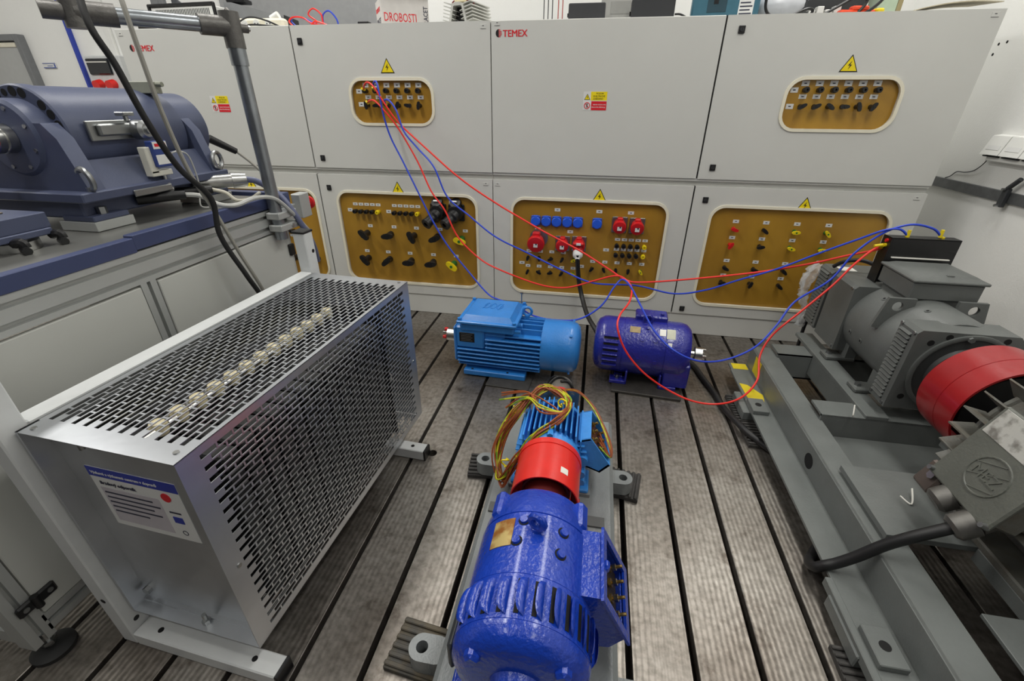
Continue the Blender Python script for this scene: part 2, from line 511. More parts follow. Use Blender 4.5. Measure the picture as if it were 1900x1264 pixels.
def post(cx, cz, par, cm=BLACK):
    """round insulated socket"""
    key = ('post', cm.name)
    if key not in KN:
        b = B().lathe((0, 0, 0), -Y_, [(0, 0), (0.0095, 0), (0.0095, 0.012), (0.012, 0.016), (0.012, 0.030), (0.010, 0.034), (0.0045, 0.034), (0.0045, 0.028), (0, 0.028)], 14)
        KN[key] = b.build('terminal_post', cm, par, (cx, PY, cz)).data
        return
    put('terminal_post', KN[key], par, (cx, PY, cz))
def wing(cx, cz, par, ang, cm=BLACK, hub=None, sz=1.0, name='wing_terminal'):
    """terminal screw with a diamond wing head"""
    hub = hub or cm
    key = ('wing', cm.name, hub.name, sz)
    if key not in KN:
        b = B()
        b.mat(1).lathe((0, 0, 0), -Y_, [(0, 0), (0.0095 * sz, 0), (0.0085 * sz, 0.018 * sz), (0.0085 * sz, 0.026 * sz), (0, 0.026 * sz)], 14)
        pl = []
        for i in range(24):
            a = 2 * PI * i / 24
            r = 0.0085 + 0.0105 * abs(math.cos(a)) ** 5
            pl.append((r * math.cos(a) * sz, r * math.sin(a) * sz))
        b.mat(0).prism(pl, (0, -0.024 * sz, 0), X_, Z_, (0, -0.010 * sz, 0))
        b.mat(1).cyl((0, -0.034 * sz, 0), (0, -0.0352 * sz, 0), 0.0042 * sz, None, 10)
        KN[key] = b.build(name, [cm, hub], par, (cx, PY, cz)).data
        o = [c for c in par.children if c.data == KN[key]][-1]
    else:
        o = put(name, KN[key], par, (cx, PY, cz))
    o.rotation_euler = (0, math.radians(-ang), 0)
def schuko(cx, cz, par):
    if 'schuko' not in KN:
        b = B()
        b.box(-0.0245, 0.0245, -0.008, 0, -0.0245, 0.0265, 0.009)
        b.lathe((0, -0.008, -0.001), -Y_, [(0, 0), (0.0258, 0), (0.0258, 0.009), (0.022, 0.013), (0, 0.0135)], 24)
        b.box(-0.013, 0.013, -0.020, -0.006, 0.018, 0.0295, 0.003)
        for sx in (-1, 1):
            b.mat(1).cyl((sx * 0.0195, -0.008, 0.021), (sx * 0.0195, -0.0095, 0.021), 0.003, None, 8)
            b.mat(0)
        KN['schuko'] = b.build('socket_outlet', [BLUES, STEEL], par, (cx, PY, cz)).data
        return
    put('socket_outlet', KN['schuko'], par, (cx, PY, cz))
def cee(cx, cz, par, R=0.034, round_=False, plugged=False):
    b = B()
    if round_:
        b.mat(1).lathe((0.012, 0, 0.022), -Y_, [(0, 0), (R * 1.05, 0), (R * 1.05, 0.008), (0, 0.010)], 28)
    else:
        b.mat(1).box(-R * 1.14, R * 1.14, -0.006, 0, -R * 1.2, R * 1.2, 0.003)
        for sx in (-1, 1):
            for sz in (-1, 1):
                b.mat(3).cyl((sx * R * 0.95, -0.006, sz * R * 1.0), (sx * R * 0.95, -0.010, sz * R * 1.0), 0.0042, None, 8)
    tilt = Vector((0, -1, -0.22)).normalized()
    b.mat(0).lathe((0, 0.0, 0.004), tilt, [(R * 0.86, 0), (R * 0.86, 0.030), (R, 0.032), (R, 0.044), (R * 0.94, 0.050), (R * 0.7, 0.0525), (0, 0.053)], 30)
    b.box(-R * 0.42, R * 0.42, -0.040, -0.004, R * 0.70, R * 1.22, 0.004)
    if plugged:
        b.box(-R * 0.9, R * 0.9, -0.075, -0.03, R * 0.20, R * 0.75, 0.008)
        o = Vector((0, -0.03, -0.012)); ax = Vector((0, -0.72, -0.70)).normalized()
        b.mat(0).lathe(o, ax, [(R * 0.75, 0), (R * 0.80, 0.025), (R * 0.78, 0.028)], 26)
        b.mat(2).lathe(o, ax, [(R * 0.77, 0.026), (R * 0.77, 0.052), (R * 0.66, 0.058), (R * 0.36, 0.068), (R * 0.36, 0.074), (0, 0.074)], 26)
        b.mat(2).box(-0.012, 0.012, -0.080, -0.074, R * 0.34, R * 0.66)
    else:
        c = Vector((0, 0, 0.004)) + tilt * 0.0525
        b.mat(2).box(c.x - 0.011, c.x + 0.011, c.y - 0.002, c.y + 0.002, c.z - 0.012, c.z + 0.012)
        b.mat(4).box(c.x - 0.001, c.x + 0.007, c.y - 0.003, c.y + 0.001, c.z + 0.001, c.z + 0.009)
    return b.build('industrial_socket', [REDP, ZINC, LABELW, STEEL, INK], par, (cx, PY, cz))
def powersock(cx, cz, par):
    b = B()
    b.mat(0).box(-0.045, 0.045, -0.012, 0, -0.045, 0.045, 0.004)
    ax = Vector((-0.42, -0.80, -0.44)).normalized()
    b.lathe((0, 0, 0.004), -Y_, [(0.043, 0), (0.043, 0.035), (0.036, 0.045), (0, 0.045)], 24)
    b.lathe((-0.002, -0.018, -0.006), ax, [(0, 0), (0.036, 0), (0.036, 0.035), (0.027, 0.045), (0.027, 0.088), (0.030, 0.090), (0.030, 0.100), (0.013, 0.102), (0.013, 0.080), (0, 0.080)], 24)
    b.lathe((0, -0.012, 0.044), Vector((-0.05, -0.55, 0.6)), [(0, 0), (0.030, 0), (0.034, 0.006), (0.030, 0.018), (0, 0.020)], 22)
    b.mat(1).box(-0.016, 0.010, -0.034, -0.026, 0.058, 0.066, 0.0, Matrix.Rotation(0.75, 3, 'X'))
    return b.build('power_connector', [BLACK, LABELW], par, (cx, PY, cz))
def window_door(x0, x1, z0, z1, cx, cz, w, h, par, r=0.062):
    """door leaf with a rounded opening, its cream trim and the board behind"""
    b = B()
    inner = [(cx + x, cz + z) for x, z in rrect(w, h, r)]
    n = len(inner) // 4
    outer = []
    for c in ((x1, z1), (x0, z1), (x0, z0), (x1, z0)):
        outer += [c] * n
    b.frame(outer, inner, (0, FY, 0), X_, Z_, (0, 0.018, 0))
    dr = b.build('door', WHITE_CAB, par)
    t = B()
    t.frame([(cx + x, cz + z) for x, z in rrect(w + 0.022, h + 0.022, r + 0.011)], [(cx + x, cz + z) for x, z in rrect(w - 0.004, h - 0.004, r - 0.002)], (0, FY - 0.005, 0), X_, Z_, (0, 0.008, 0))
    t.build('window_trim', CREAM, dr)
    p = B().box(cx - w / 2 - 0.02, cx + w / 2 + 0.02, PY, PY + 0.004, cz - h / 2 - 0.02, cz + h / 2 + 0.02).build('control_board', GOLD, par)
    return dr, p
def plain_door(x0, x1, z0, z1, par):
    return B().box(x0, x1, FY, FY + 0.018, z0, z1, 0.002).build('door', WHITE_CAB, par)
G = 0.0035
def unit(label_, x0, xm, x1, z0, z1, bz0, bz1):
    t = thing('distribution_cabinet', label_, 'cabinet', (0, 0, 0))
    b = B()
    b.mat(0).box(x0, x1, FY + 0.020, FY + 0.45, bz0, bz1, 0.002)
    b.mat(1).box(xm - 0.012, xm + 0.012, FY + 0.008, FY + 0.0205, z0, z1)
    b.mat(0).box(x0 + 0.002, x1 - 0.002, FY + 0.006, FY + 0.022, bz0, bz0 + 0.012)
    b.build('body', [WHITE_CAB, CAB_DARK], t)
    return t
UZ0, UZ1, LZ0, LZ1 = 0.829, 1.473, 0.122, 0.795
# upper left
ul = unit('upper grey cabinet with plain logo door and small ochre board holding the test leads', XE[0], XE[1], XE[2], UZ0, UZ1, 0.818, UZ1)
d1 = plain_door(XE[0], XE[1] - G, UZ0, UZ1, ul)
logo(-2.472, 1.390, d1); hinge_mark(-2.50, 1.452, d1)
danger_sign(-2.075, 1.172, d1)
d2, p2 = window_door(XE[1] + G, XE[2] - 0.002, UZ0, UZ1, -1.043, 1.147, 0.425, 0.192, ul)
sign_triangle(-1.047, 1.272, d2); lock(-1.485, 1.407, d2); lock(-1.475, 0.878, d2); hinge_mark(-0.565, 1.452, d2)
U_ANG2 = [95, 10, -30, 70, 170, 80]
xs = [-1.177 + 0.0556 * i for i in range(6)]
for i, x in enumerate(xs):
    post(x, 1.197, p2); wing(x, 1.133, p2, U_ANG2[i])
    label(x - 0.002, 1.222, p2, 0.030, 0.020); label(x + 0.005, 1.169, p2, 0.030, 0.017)
label(-1.218, 1.195, p2, 0.030, 0.020); label(-1.214, 1.137, p2, 0.030, 0.020)
# upper right
ur = unit('upper grey cabinet with logo door and small ochre board of black terminals, no leads', XE[2], XE[3], XE[4], UZ0, UZ1, 0.818, UZ1)
d3 = plain_door(XE[2] + 0.002, XE[3] - G, UZ0, UZ1, ur)
logo(-0.509, 1.425, d3); hinge_mark(-0.50, 1.462, d3)
danger_sign(-0.093, 1.195, d3)
d4, p4 = window_door(XE[3] + G, XE[4], UZ0, UZ1, 0.999, 1.147, 0.440, 0.192, ur)
sign_triangle(0.993, 1.268, d4); lock(0.541, 1.422, d4); lock(0.537, 0.882, d4); hinge_mark(1.445, 1.455, d4)
ANG4 = [30, 28, -35, 0, -70, 60]
for i in range(6):
    x = 0.850 + 0.0558 * i
    post(x, 1.203, p4); wing(x, 1.140, p4, ANG4[i])
    label(x - 0.002, 1.228, p4, 0.030, 0.020); label(x, 1.178, p4, 0.030, 0.017)
label(0.810, 1.203, p4, 0.030, 0.020); label(0.808, 1.140, p4, 0.030, 0.020)
# lower left
PLH = 0.118
ll = unit('lower grey cabinet with ochre boards of large black wing terminals', XE[0], XE[1], XE[2], LZ0, LZ1, PLH - 0.005, 0.818)
B().box(XE[0], XE[2], FY + 0.006, FY + 0.40, 0, PLH - 0.006, 0.002).build('plinth', WHITE_CAB, ll)
d5, p5 = window_door(XE[0], XE[1] - G, LZ0, LZ1, -1.97, 0.446, 0.800, 0.512, ll)
sign_triangle(-1.958, 0.700, d5)
for i in range(5):
    label(-1.83 + 0.035 * i, 0.50, p5, 0.026, 0.014); label(-1.815 + 0.035 * i, 0.435, p5, 0.026, 0.014)
    post(-1.83 + 0.035 * i, 0.465, p5, YELLOW if i == 4 else BLACK)
for i in range(5):
    wing(-2.20 + 0.14 * i, 0.30, p5, 20 * i, BLACK, None, 1.9)
d6, p6 = window_door(XE[1] + G, XE[2] - 0.002, LZ0, LZ1, -1.027, 0.446, 0.802, 0.512, ll)
sign_triangle(-1.062, 0.706, d6); lock(-1.470, 0.724, d6); hinge_mark(-0.568, 0.772, d6)
for g0, lx in ((-1.333, -1.372), (-1.098, -1.138)):
    for i in range(5):
        post(g0 + 0.0343 * i, 0.600, p6, YELLOW if i == 4 else BLACK); label(g0 - 0.002 + 0.0345 * i, 0.637, p6, 0.028, 0.015)
    label(lx, 0.603, p6, 0.028, 0.018)
for (x, z, a) in ((-1.285, 0.475, -45), (-1.140, 0.475, 5), (-0.998, 0.475, -62), (-0.860, 0.475, 22), (-1.300, 0.325, -50), (-1.165, 0.325, 42), (-1.030, 0.325, 3), (-0.895, 0.325, 8)):
    wing(x, z, p6, a, BLACK, None, 1.9)
for (x, z) in ((-1.262, 0.517), (-1.117, 0.517), (-0.982, 0.517), (-0.842, 0.517), (-0.695, 0.515), (-1.305, 0.367), (-1.172, 0.367), (-1.036, 0.367), (-0.893, 0.367), (-0.756, 0.367)):
    label(x, z, p6, 0.028, 0.016)
wing(-0.716, 0.470, p6, -18, YELLOW, GREEN, 1.9); wing(-0.770, 0.322, p6, -38, YELLOW, GREEN, 1.9)
label(-0.765, 0.667, p6, 0.03, 0.016)
powersock(-0.842, 0.615, p6); powersock(-0.738, 0.615, p6)
# lower right
lr = unit('lower grey cabinet with ochre board of blue and red power sockets', XE[2], XE[3], XE[4], LZ0, LZ1, PLH - 0.005, 0.818)
B().box(XE[2], XE[4], FY + 0.006, FY + 0.40, 0, PLH - 0.006, 0.002).build('plinth', WHITE_CAB, lr)
d7, p7 = window_door(XE[2] + 0.002, XE[3] - G, LZ0, LZ1, -0.029, 0.446, 0.790, 0.512, lr)
sign_triangle(0.024, 0.705, d7); hinge_mark(-0.505, 0.772, d7)
for i in range(5):
    schuko(-0.300 + 0.0560 * i, 0.592, p7)
schuko(0.024, 0.592, p7)
cee(0.139, 0.590, p7); cee(0.228, 0.588, p7)
cee(-0.292, 0.478, p7, 0.047, True); cee(-0.150, 0.475, p7); cee(-0.062, 0.478, p7, 0.034, False, True)
for (x, z) in ((-0.187, 0.652), (0.030, 0.652), (0.190, 0.652), (-0.288, 0.548), (-0.113, 0.540), (-0.372, 0.353), (-0.040, 0.352), (0.085, 0.452)):
    label(x, z, p7, 0.030, 0.016)
AN = [[80, -80, 20, 60, 20], [70, -30, 10, 50, -30]]
for i in range(5):
    cm, hb = (YELLOW, GREEN) if i == 4 else (BLACK, None)
    x = -0.337 + 0.0633 * i
    wing(x, 0.388, p7, AN[0][i], cm, hb, 0.85); wing(x, 0.308, p7, AN[1][i], cm, hb, 0.85)
    label(x, 0.338, p7, 0.027, 0.015); label(x + 0.004, 0.424, p7, 0.027, 0.015)
    x = 0.017 + 0.0652 * i
    wing(x, 0.345, p7, [45, -60, 100, 80, -50][i], cm, hb, 0.85); label(x + 0.003, 0.384, p7, 0.027, 0.015)
    x = 0.137 + 0.0353 * i
    cm = YELLOW if i == 4 else BLACK
    post(x, 0.482, p7, cm); post(x, 0.432, p7, cm)
    label(x + 0.002, 0.512, p7, 0.028, 0.014); label(x + 0.002, 0.458, p7, 0.028, 0.014)
d8, p8 = window_door(XE[3] + G, XE[4], LZ0, LZ1, 0.975, 0.446, 0.795, 0.512, lr)
sign_triangle(0.987, 0.700, d8); lock(0.535, 0.733, d8); lock(0.527, 0.153, d8); hinge_mark(1.44, 0.775, d8)
for r_, z in enumerate((0.597, 0.516, 0.396, 0.316)):
    for c_ in range(4 if r_ < 2 else 3):
        x = 0.698 + 0.1408 * c_
        if r_ < 2:
            cm, hb = ((REDP, None), (BLACK, None), (YELLOW, GREEN), (YELLOW, GREEN))[c_]
        else:
            cm, hb = BLACK, None
        wing(x, z, p8, [[-15, -40, 5, -50], [60, 10, -12, 5], [-25, -10, -45, 0], [10, 70, -40, 0]][r_][c_], cm, hb)
        label(x + 0.004, z + 0.036, p8, 0.028, 0.016)
# ---------------------------------------------------------------- motors on the floor
def BW(t, X=None):
    """builder that takes world coordinates for a part of thing t"""
    M = (Matrix.Translation(t.location) @ Matrix.Rotation(t.rotation_euler.z, 4, 'Z')).inverted()
    return B(M @ X if X else M)
def bolt(b, p, ax, r=0.007, h=0.006, n=6):
    ax = Vector(ax).normalized()
    return b.cyl(p, Vector(p) + ax * h, r, None, n)
def arc(b, o, ax, R0, R1, h0, h1, a0, a1, n=24, up=None):
    """curved shell wall between two radii"""
    o = Vector(o); ax = Vector(ax).normalized()
    u = Vector(up) if up else Z_
    u = (u - ax * u.dot(ax)).normalized(); w = ax.cross(u)
    V = []; F = []
    for i in range(n + 1):
        a = a0 + (a1 - a0) * i / n
        d = u * math.cos(a) + w * math.sin(a)
        for (r, h) in ((R1, h0), (R1, h1), (R0, h1), (R0, h0)):
            V.append(o + ax * h + d * r)
    for i in range(n):
        for k in range(4):
            l = (k + 1) % 4
            F.append((4 * i + k, 4 * i + l, 4 * i + 4 + l, 4 * i + 4 + k))
    F.append((0, 1, 2, 3)); F.append(tuple(4 * n + k for k in range(4)))
    return b.add(V, F)

# --- light blue finned motor (shaft to the left)
PADM = mat('rubber_mat', (58, 56, 53), 0.7, var=0.3, scale=40, bump=0.2)
IRON = mat('dark_iron_plate', (74, 71, 68), 0.5, 0.5, var=0.3, scale=20, bump=0.1)
pl = tag(B().box(-0.10, 0.10, -0.115, 0.115, 0, 0.007, 0.002).build('floor_mat', PADM, None, (-0.312, 1.765, 0), -0.06), 'thin black rubber mat under the light blue motor', 'mat')
lm = thing('electric_motor', 'light blue finned electric motor with big square terminal box', 'motor', (-0.33, 1.845, 0.007), math.radians(-2.2))
ZA = 0.138
b = B()
b.lathe((-0.25, 0, ZA), X_, [(0, 0), (0.085, 0), (0.096, 0.015), (0.096, 0.40), (0, 0.40)], 30)
b.build('housing', LBLUE, lm)
b = B()
b.box(-0.240, -0.105, -0.112, 0.112, 0.135, 0.245, 0.008)
b.box(-0.252, -0.236, -0.112, 0.112, 0.060, 0.240, 0.008)
b.prism([(-0.105, 0.165), (-0.01, 0.20), (-0.01, 0.235), (-0.105, 0.235)], (0, -0.10, 0), X_, Z_, (0, 0.2, 0))
b.build('end_shield', LBLUE, lm)
fin = None
for i in range(9):                                  # side fins, front and back
    z = 0.046 + 0.0205 * i
    dz = abs(z - ZA)
    inn = math.sqrt(max(0.0005, 0.092 ** 2 - dz ** 2))
    x0 = -0.235 if z < 0.13 else -0.10
    for sy in (-1, 1):
        o_ = 0.118 - (0.012 if i in (0, 8) else 0)
        B().box(x0, 0.155, sy * inn * 0.9, sy * o_, z - 0.0035, z + 0.0035, 0.0015).build('cooling_fin', LBLUE, lm)
for i in range(6):                                  # upright fins on top
    y = -0.066 + 0.0265 * i
    top = ZA + math.sqrt(0.122 ** 2 - y * y)
    B().box(0.0, 0.155, y - 0.003, y + 0.003, ZA + 0.06, top, 0.001).build('cooling_fin', LBLUE, lm)
b = B()
b.lathe((0.152, 0, ZA), X_, [(0.112, 0), (0.121, 0.002), (0.121, 0.125), (0.114, 0.150), (0.098, 0.166), (0.06, 0.173), (0, 0.175)], 36)
for a in (0.6, 2.5, 3.8, 5.6):
    bolt(b, (0.285, 0.119 * math.sin(a), ZA + 0.119 * math.cos(a)), (0, math.sin(a), math.cos(a)), 0.006, 0.010)
b.build('fan_cover', LBLUE, lm)
for sy in (-1, 1):
    b = B()
    b.box(-0.205, 0.090, sy * 0.075, sy * 0.128, 0.0, 0.026, 0.003)
    b.box(-0.205, 0.090, sy * 0.070, sy * 0.084, 0.020, 0.075, 0.003)
    b.mat(1)
    for x in (-0.165, 0.005):
        b.cyl((x, sy * 0.113, 0.0255), (x, sy * 0.113, 0.0266), 0.006, None, 10)
    b.build('foot_rail', [LBLUE, DARKHOLE], lm)
tb = B()
tb.box(-0.215, 0.035, -0.118, 0.118, 0.225, 0.272, 0.008)
tbo = tb.build('terminal_box', LBLUE, lm)
l = B()
l.box(-0.228, 0.048, -0.130, 0.130, 0.266, 0.279, 0.003)
q0 = [(-0.212, -0.114), (0.032, -0.114), (0.032, 0.114), (-0.212, 0.114)]
q1 = [(-0.192, -0.094), (0.012, -0.094), (0.012, 0.094), (-0.192, 0.094)]
l.add([(x, y, 0.278) for x, y in q0] + [(x, y, 0.300) for x, y in q1], [(0, 1, 5, 4), (1, 2, 6, 5), (2, 3, 7, 6), (3, 0, 4, 7), (4, 5, 6, 7), (0, 1, 2, 3)])
for x, y in ((-0.215, -0.117), (0.036, -0.117), (0.036, 0.117), (-0.215, 0.117)):
    l.cyl((x, y, 0.278), (x, y, 0.290), 0.009, None, 8)
# raised maker's mark on the lid
for (dx, s_) in ((-0.03, 1), (0.0, 1), (0.03, 1)):
    pts = [(-0.09 + dx + 0.013 * math.cos(t), 0.018 + 0.028 * math.sin(t) + 0.2 * 0.013 * math.cos(t), 0.3005) for t in [2 * PI * i / 10 for i in range(10)]]
    l.tube(pts, 0.0022, 5, 3, True)
l.tube([(-0.135, -0.015, 0.3005), (-0.12, 0.05, 0.3005)], 0.002, 5, 1); l.tube([(-0.062, -0.02, 0.3005), (-0.05, 0.05, 0.3005)], 0.002, 5, 1)
l.build('lid', LBLUE, tbo)
n = B()
n.mat(0).box(-0.222, -0.150, -0.1135, -0.1115, 0.168, 0.215, 0.001)
n.mat(1)
for i in range(5):
    n.box(-0.214, -0.160 - 0.006 * (i % 2), -0.1142, -0.1134, 0.174 + 0.0078 * i, 0.1765 + 0.0078 * i)
n.build('name_plate', [BLACK, ZINC], lm)
e = B(); e.ring((0.07, 0.02, 0.290), Y_, 0.020, 0.0065, 16, 8); e.cyl((0.07, 0.02, 0.23), (0.07, 0.02, 0.272), 0.012)
e.build('lifting_eye', LBLUE, lm)
e = B(); e.cyl((0.030, -0.05, 0.245), (0.062, -0.05, 0.245), 0.014, None, 12); e.build('cable_gland', LBLUE, lm)
e = B(); e.cyl((0.030, -0.1, 0.238), (0.062, -0.1, 0.238), 0.010, None, 6); e.build('cable_gland', LBLUE, lm)
e = B(); e.cyl((0.02, 0.128, 0.27), (0.02, 0.128, 0.335), 0.003, None, 8); e.cyl((0.02, 0.128, 0.330), (0.02, 0.128, 0.336), 0.0075, None, 8)
e.build('screw', ZINC, lm)
s_ = B(); s_.cyl((-0.30, 0, ZA), (-0.245, 0, ZA), 0.013, None, 16); s_.build('shaft', STEEL, lm)
s_ = B()
s_.mat(0).lathe((-0.318, 0, ZA), X_, [(0, 0), (0.031, 0), (0.031, 0.040), (0.022, 0.044), (0, 0.044)], 22)
s_.mat(0)
for a in (1.3, 3.4, 5.5):
    c = Vector((-0.327, 0.022 * math.sin(a), ZA + 0.022 * math.cos(a)))
    s_.box(c.x - 0.01, c.x + 0.01, c.y - 0.006, c.y + 0.006, c.z - 0.006, c.z + 0.006, 0.001)
for a in (0.3, 2.4, 4.5):
    c = Vector((-0.329, 0.023 * math.sin(a), ZA + 0.023 * math.cos(a)))
    s_.mat(1).box(c.x - 0.009, c.x + 0.009, c.y - 0.007, c.y + 0.007, c.z - 0.007, c.z + 0.007, 0.002)
s_.build('coupling_half', [STEEL, REDP], lm)

# --- deep blue cylindrical motor (shaft to the right)
pl = tag(B().box(-0.15, 0.15, -0.12, 0.12, 0, 0.013, 0.002).build('steel_plate', IRON, None, (0.305, 1.82, 0), math.radians(-4)), 'dark steel plate under the deep blue motor', 'plate')
dm = thing('electric_motor', 'deep blue cylindrical electric motor with jaw coupling and vent slots', 'motor', (0.285, 1.885, 0.013), math.radians(-4))
ZA = 0.140
b = B()
b.lathe((-0.225, 0, ZA), X_, [(0, 0), (0.085, 0), (0.112, 0.012), (0.126, 0.035), (0.1285, 0.05), (0.1285, 0.125), (0.1275, 0.126), (0.1275, 0.128), (0.130, 0.129), (0.130, 0.305), (0.1285, 0.306), (0.1285, 0.308), (0.1305, 0.309), (0.1305, 0.375), (0.124, 0.398), (0.108, 0.415), (0.06, 0.422), (0, 0.423)], 48)
b.build('housing', NAVY, dm)
for k, a in enumerate([math.radians(x) for x in (52, 64, 76, 88, 100, 112)]):     # vent slots on the camera side
    q = B()
    d = Vector((0, -math.sin(a), math.cos(a))); t = Vector((0, -math.cos(a), -math.sin(a)))
    c = Vector((-0.150, 0, ZA)) + d * 0.1285
    M = Matrix((X_, t, d)).transposed()
    q.mat(1).box(c.x - 0.032, c.x + 0.032, c.y - 0.006, c.y + 0.006, c.z - 0.002, c.z + 0.002, 0, M)
    c2 = c + d * 0.004 - t * 0.006
    q.mat(0).box(c2.x - 0.034, c2.x + 0.034, c2.y - 0.004, c2.y + 0.004, c2.z - 0.006, c2.z + 0.006, 0.003, M)
    q.build('vent_louver', [NAVY, DARKHOLE], dm)
for sx, xx in ((-1, -0.10), (1, 0.115)):
    b = B()
    b.box(xx - 0.038, xx + 0.038, -0.125, -0.075, 0, 0.016, 0.002)
    b.box(xx + (0.030 if sx < 0 else -0.038), xx + (0.038 if sx < 0 else -0.030), -0.125, -0.02, 0.0, 0.070, 0.002)
    b.box(xx - 0.038, xx + 0.038, 0.06, 0.12, 0, 0.03, 0.002)
    b.box(xx - 0.02, xx + 0.02, -0.085, 0.07, 0.0, 0.018, 0.002)
    if sx > 0:
        b.box(0.090, 0.198, -0.118, 0.118, 0.012, 0.13, 0.006)
    b.build('foot_bracket', NAVY, dm)
for xx in (-0.105, 0.118):
    q = B(); bolt(q, (xx, -0.100, 0.016), Z_, 0.010, 0.008); q.cyl((xx, -0.1, 0.024), (xx, -0.1, 0.034), 0.005, None, 8)
    q.build('foot_bolt', ZINC, dm)
b = B()
b.box(-0.055, 0.085, 0.01, 0.09, 0.255, 0.292, 0.006)
b.cyl((-0.01, 0.0, 0.262), (-0.01, 0.0, 0.300), 0.010, None, 10); b.ring((0.0, -0.01, 0.285), Y_, 0.018, 0.007, 14, 8)
b.cyl((0.06, 0.03, 0.29), (0.06, 0.03, 0.302), 0.008, None, 6)
b.build('terminal_block', NAVY, dm)
for (x, a) in ((-0.02, 48), (0.035, 48), (-0.028, 90), (0.045, 92), (0.0, 22)):
    a = math.radians(a)
    q = B(); d = Vector((0, -math.sin(a), math.cos(a)))
    q.cyl(Vector((x, 0, ZA)) + d * 0.128, Vector((x, 0, ZA)) + d * 0.1335, 0.010, None, 14); q.build('pole_bolt', NAVY, dm)
def stick(par, x0, x1, a0, a1, R, m, name='sticker', zc=ZA, ax=X_, yc=0):
    q = B()
    arc(q, (0, yc, zc), ax, R, R + 0.0012, x0, x1, math.radians(a0), math.radians(a1), 6)
    return q.build(name, m, par)
stick(dm, -0.075, -0.030, 22, 36, 0.130, mat('old_brass_plate', (160, 140, 100), 0.45, 0.3, var=0.3, scale=40))
stick(dm, 0.052, 0.078, 22, 37, 0.130, PAPER)
stick(dm, 0.082, 0.118, 20, 42, 0.130, mat('grey_paper', (190, 190, 172), 0.6))
stick(dm, 0.090, 0.106, 50, 57, 0.1305, PAPER)
s_ = B(); s_.cyl((0.19, 0, ZA - 0.005), (0.235, 0, ZA - 0.005), 0.014, None, 16); s_.build('shaft', STEEL, dm)
s_ = B(); s_.lathe((0.222, 0, ZA - 0.005), X_, [(0, 0), (0.033, 0), (0.033, 0.030), (0, 0.030)], 22)
for a in (0.2, 1.77, 3.34, 4.91):
    c = Vector((0.258, 0.023 * math.sin(a), ZA - 0.005 + 0.023 * math.cos(a)))
    s_.box(c.x - 0.01, c.x + 0.01, c.y - 0.006, c.y + 0.006, c.z - 0.006, c.z + 0.006, 0.001)
s_.build('coupling_half', STEEL, dm)

# ---------------------------------------------------------------- machine set in the middle of the floor
AX, AZ = -0.060, 0.240
bf = thing('bedplate', 'long grey steel bedplate with lugs under the middle machine set', 'bedplate', (AX, 0.80, 0))
b = BW(bf)
b.box(-0.243, 0.137, 0.20, 1.375, 0.022, 0.098, 0.012)
b.box(-0.185, 0.065, 0.985, 1.19, 0.096, 0.112, 0.002)
b.box(-0.190, 0.075, 0.40, 0.76, 0.096, 0.112, 0.002)
b.box(-0.130, 0.020, 1.22, 1.30, 0.096, 0.110, 0.002)
b.build('bed', BGREY, bf)
for sx0, sx1 in ((-0.225, -0.150), (0.02, 0.108)):
    b = BW(bf); b.box(sx0, sx1, 0.880, 0.915, 0.098, 0.104, 0.001); b.build('shim', mat('shim_grey', (92, 94, 92), 0.5), bf)
for (lx, ly, s_) in ((-0.290, 1.122, -1), (0.172, 1.118, 1), (-0.292, 0.512, -1), (0.172, 0.500, 1)):
    q = BW(bf)
    outer = []; inner = []
    for i in range(32):
        a = 2 * PI * (i + 0.5) / 32; ca, sa = math.cos(a), math.sin(a)
        r = 0.030 if ca * s_ >= 0 else min(0.05 / max(1e-6, abs(ca)), 0.030 / max(1e-6, abs(sa)))
        outer.append((r * ca, r * sa)); inner.append((0.0135 * ca, 0.0135 * sa))
    q.frame(outer, inner, (lx, ly, 0.022), X_, Y_, (0, 0, 0.048))
    q.mat(1).cyl((lx, ly, 0.0215), (lx, ly, 0.024), 0.0137, None, 16)
    q.build('lug', [BGREY, DARKHOLE], bf, smooth=50)
q = BW(bf); q.box(0.075, 0.122, 0.70, 0.80, 0.0975, 0.0988); q.build('sticker', mat('old_sticker', (206, 196, 178), 0.6, var=0.2, scale=60), bf)
# ribbed rubber pads under the lugs
PADR = mat('ribbed_rubber', (66, 64, 62), 0.7, var=0.3, scale=50)
PADB = mat('ribbed_brown_rubber', (96, 86, 68), 0.7, rgb2=(70, 68, 64), scale=25)
def pad(loc, w, h, rz, label_, m, along='x'):
    b = B(); nr = int(h / 0.017)
    b.box(-w / 2, w / 2, -h / 2, h / 2, 0, 0.014, 0.001)
    for i in range(nr):
        y = -h / 2 + h * (i + 0.5) / nr
        b.box(-w / 2, w / 2, y - h / nr * 0.28, y + h / nr * 0.28, 0.013, 0.021, 0.002)
    return tag(b.build('rubber_pad', m, None, loc, rz), label_, 'rubber pad')
pad((-0.292, 1.150, 0), 0.125, 0.105, math.radians(6), 'dark ribbed rubber pad under base lug by the wire coil', PADR)
pad((0.182, 1.150, 0), 0.120, 0.105, math.radians(-100), 'dark ribbed rubber pad under base lug by the open terminal box', PADR)
pad((-0.300, 0.533, 0), 0.150, 0.118, math.radians(-6), 'brown striped rubber pad under base lug by the blue machine vents', PADB)
pad((0.195, 0.470, 0), 0.120, 0.105, math.radians(4), 'ribbed rubber pad under base lug by the blue machine terminals', PADR)

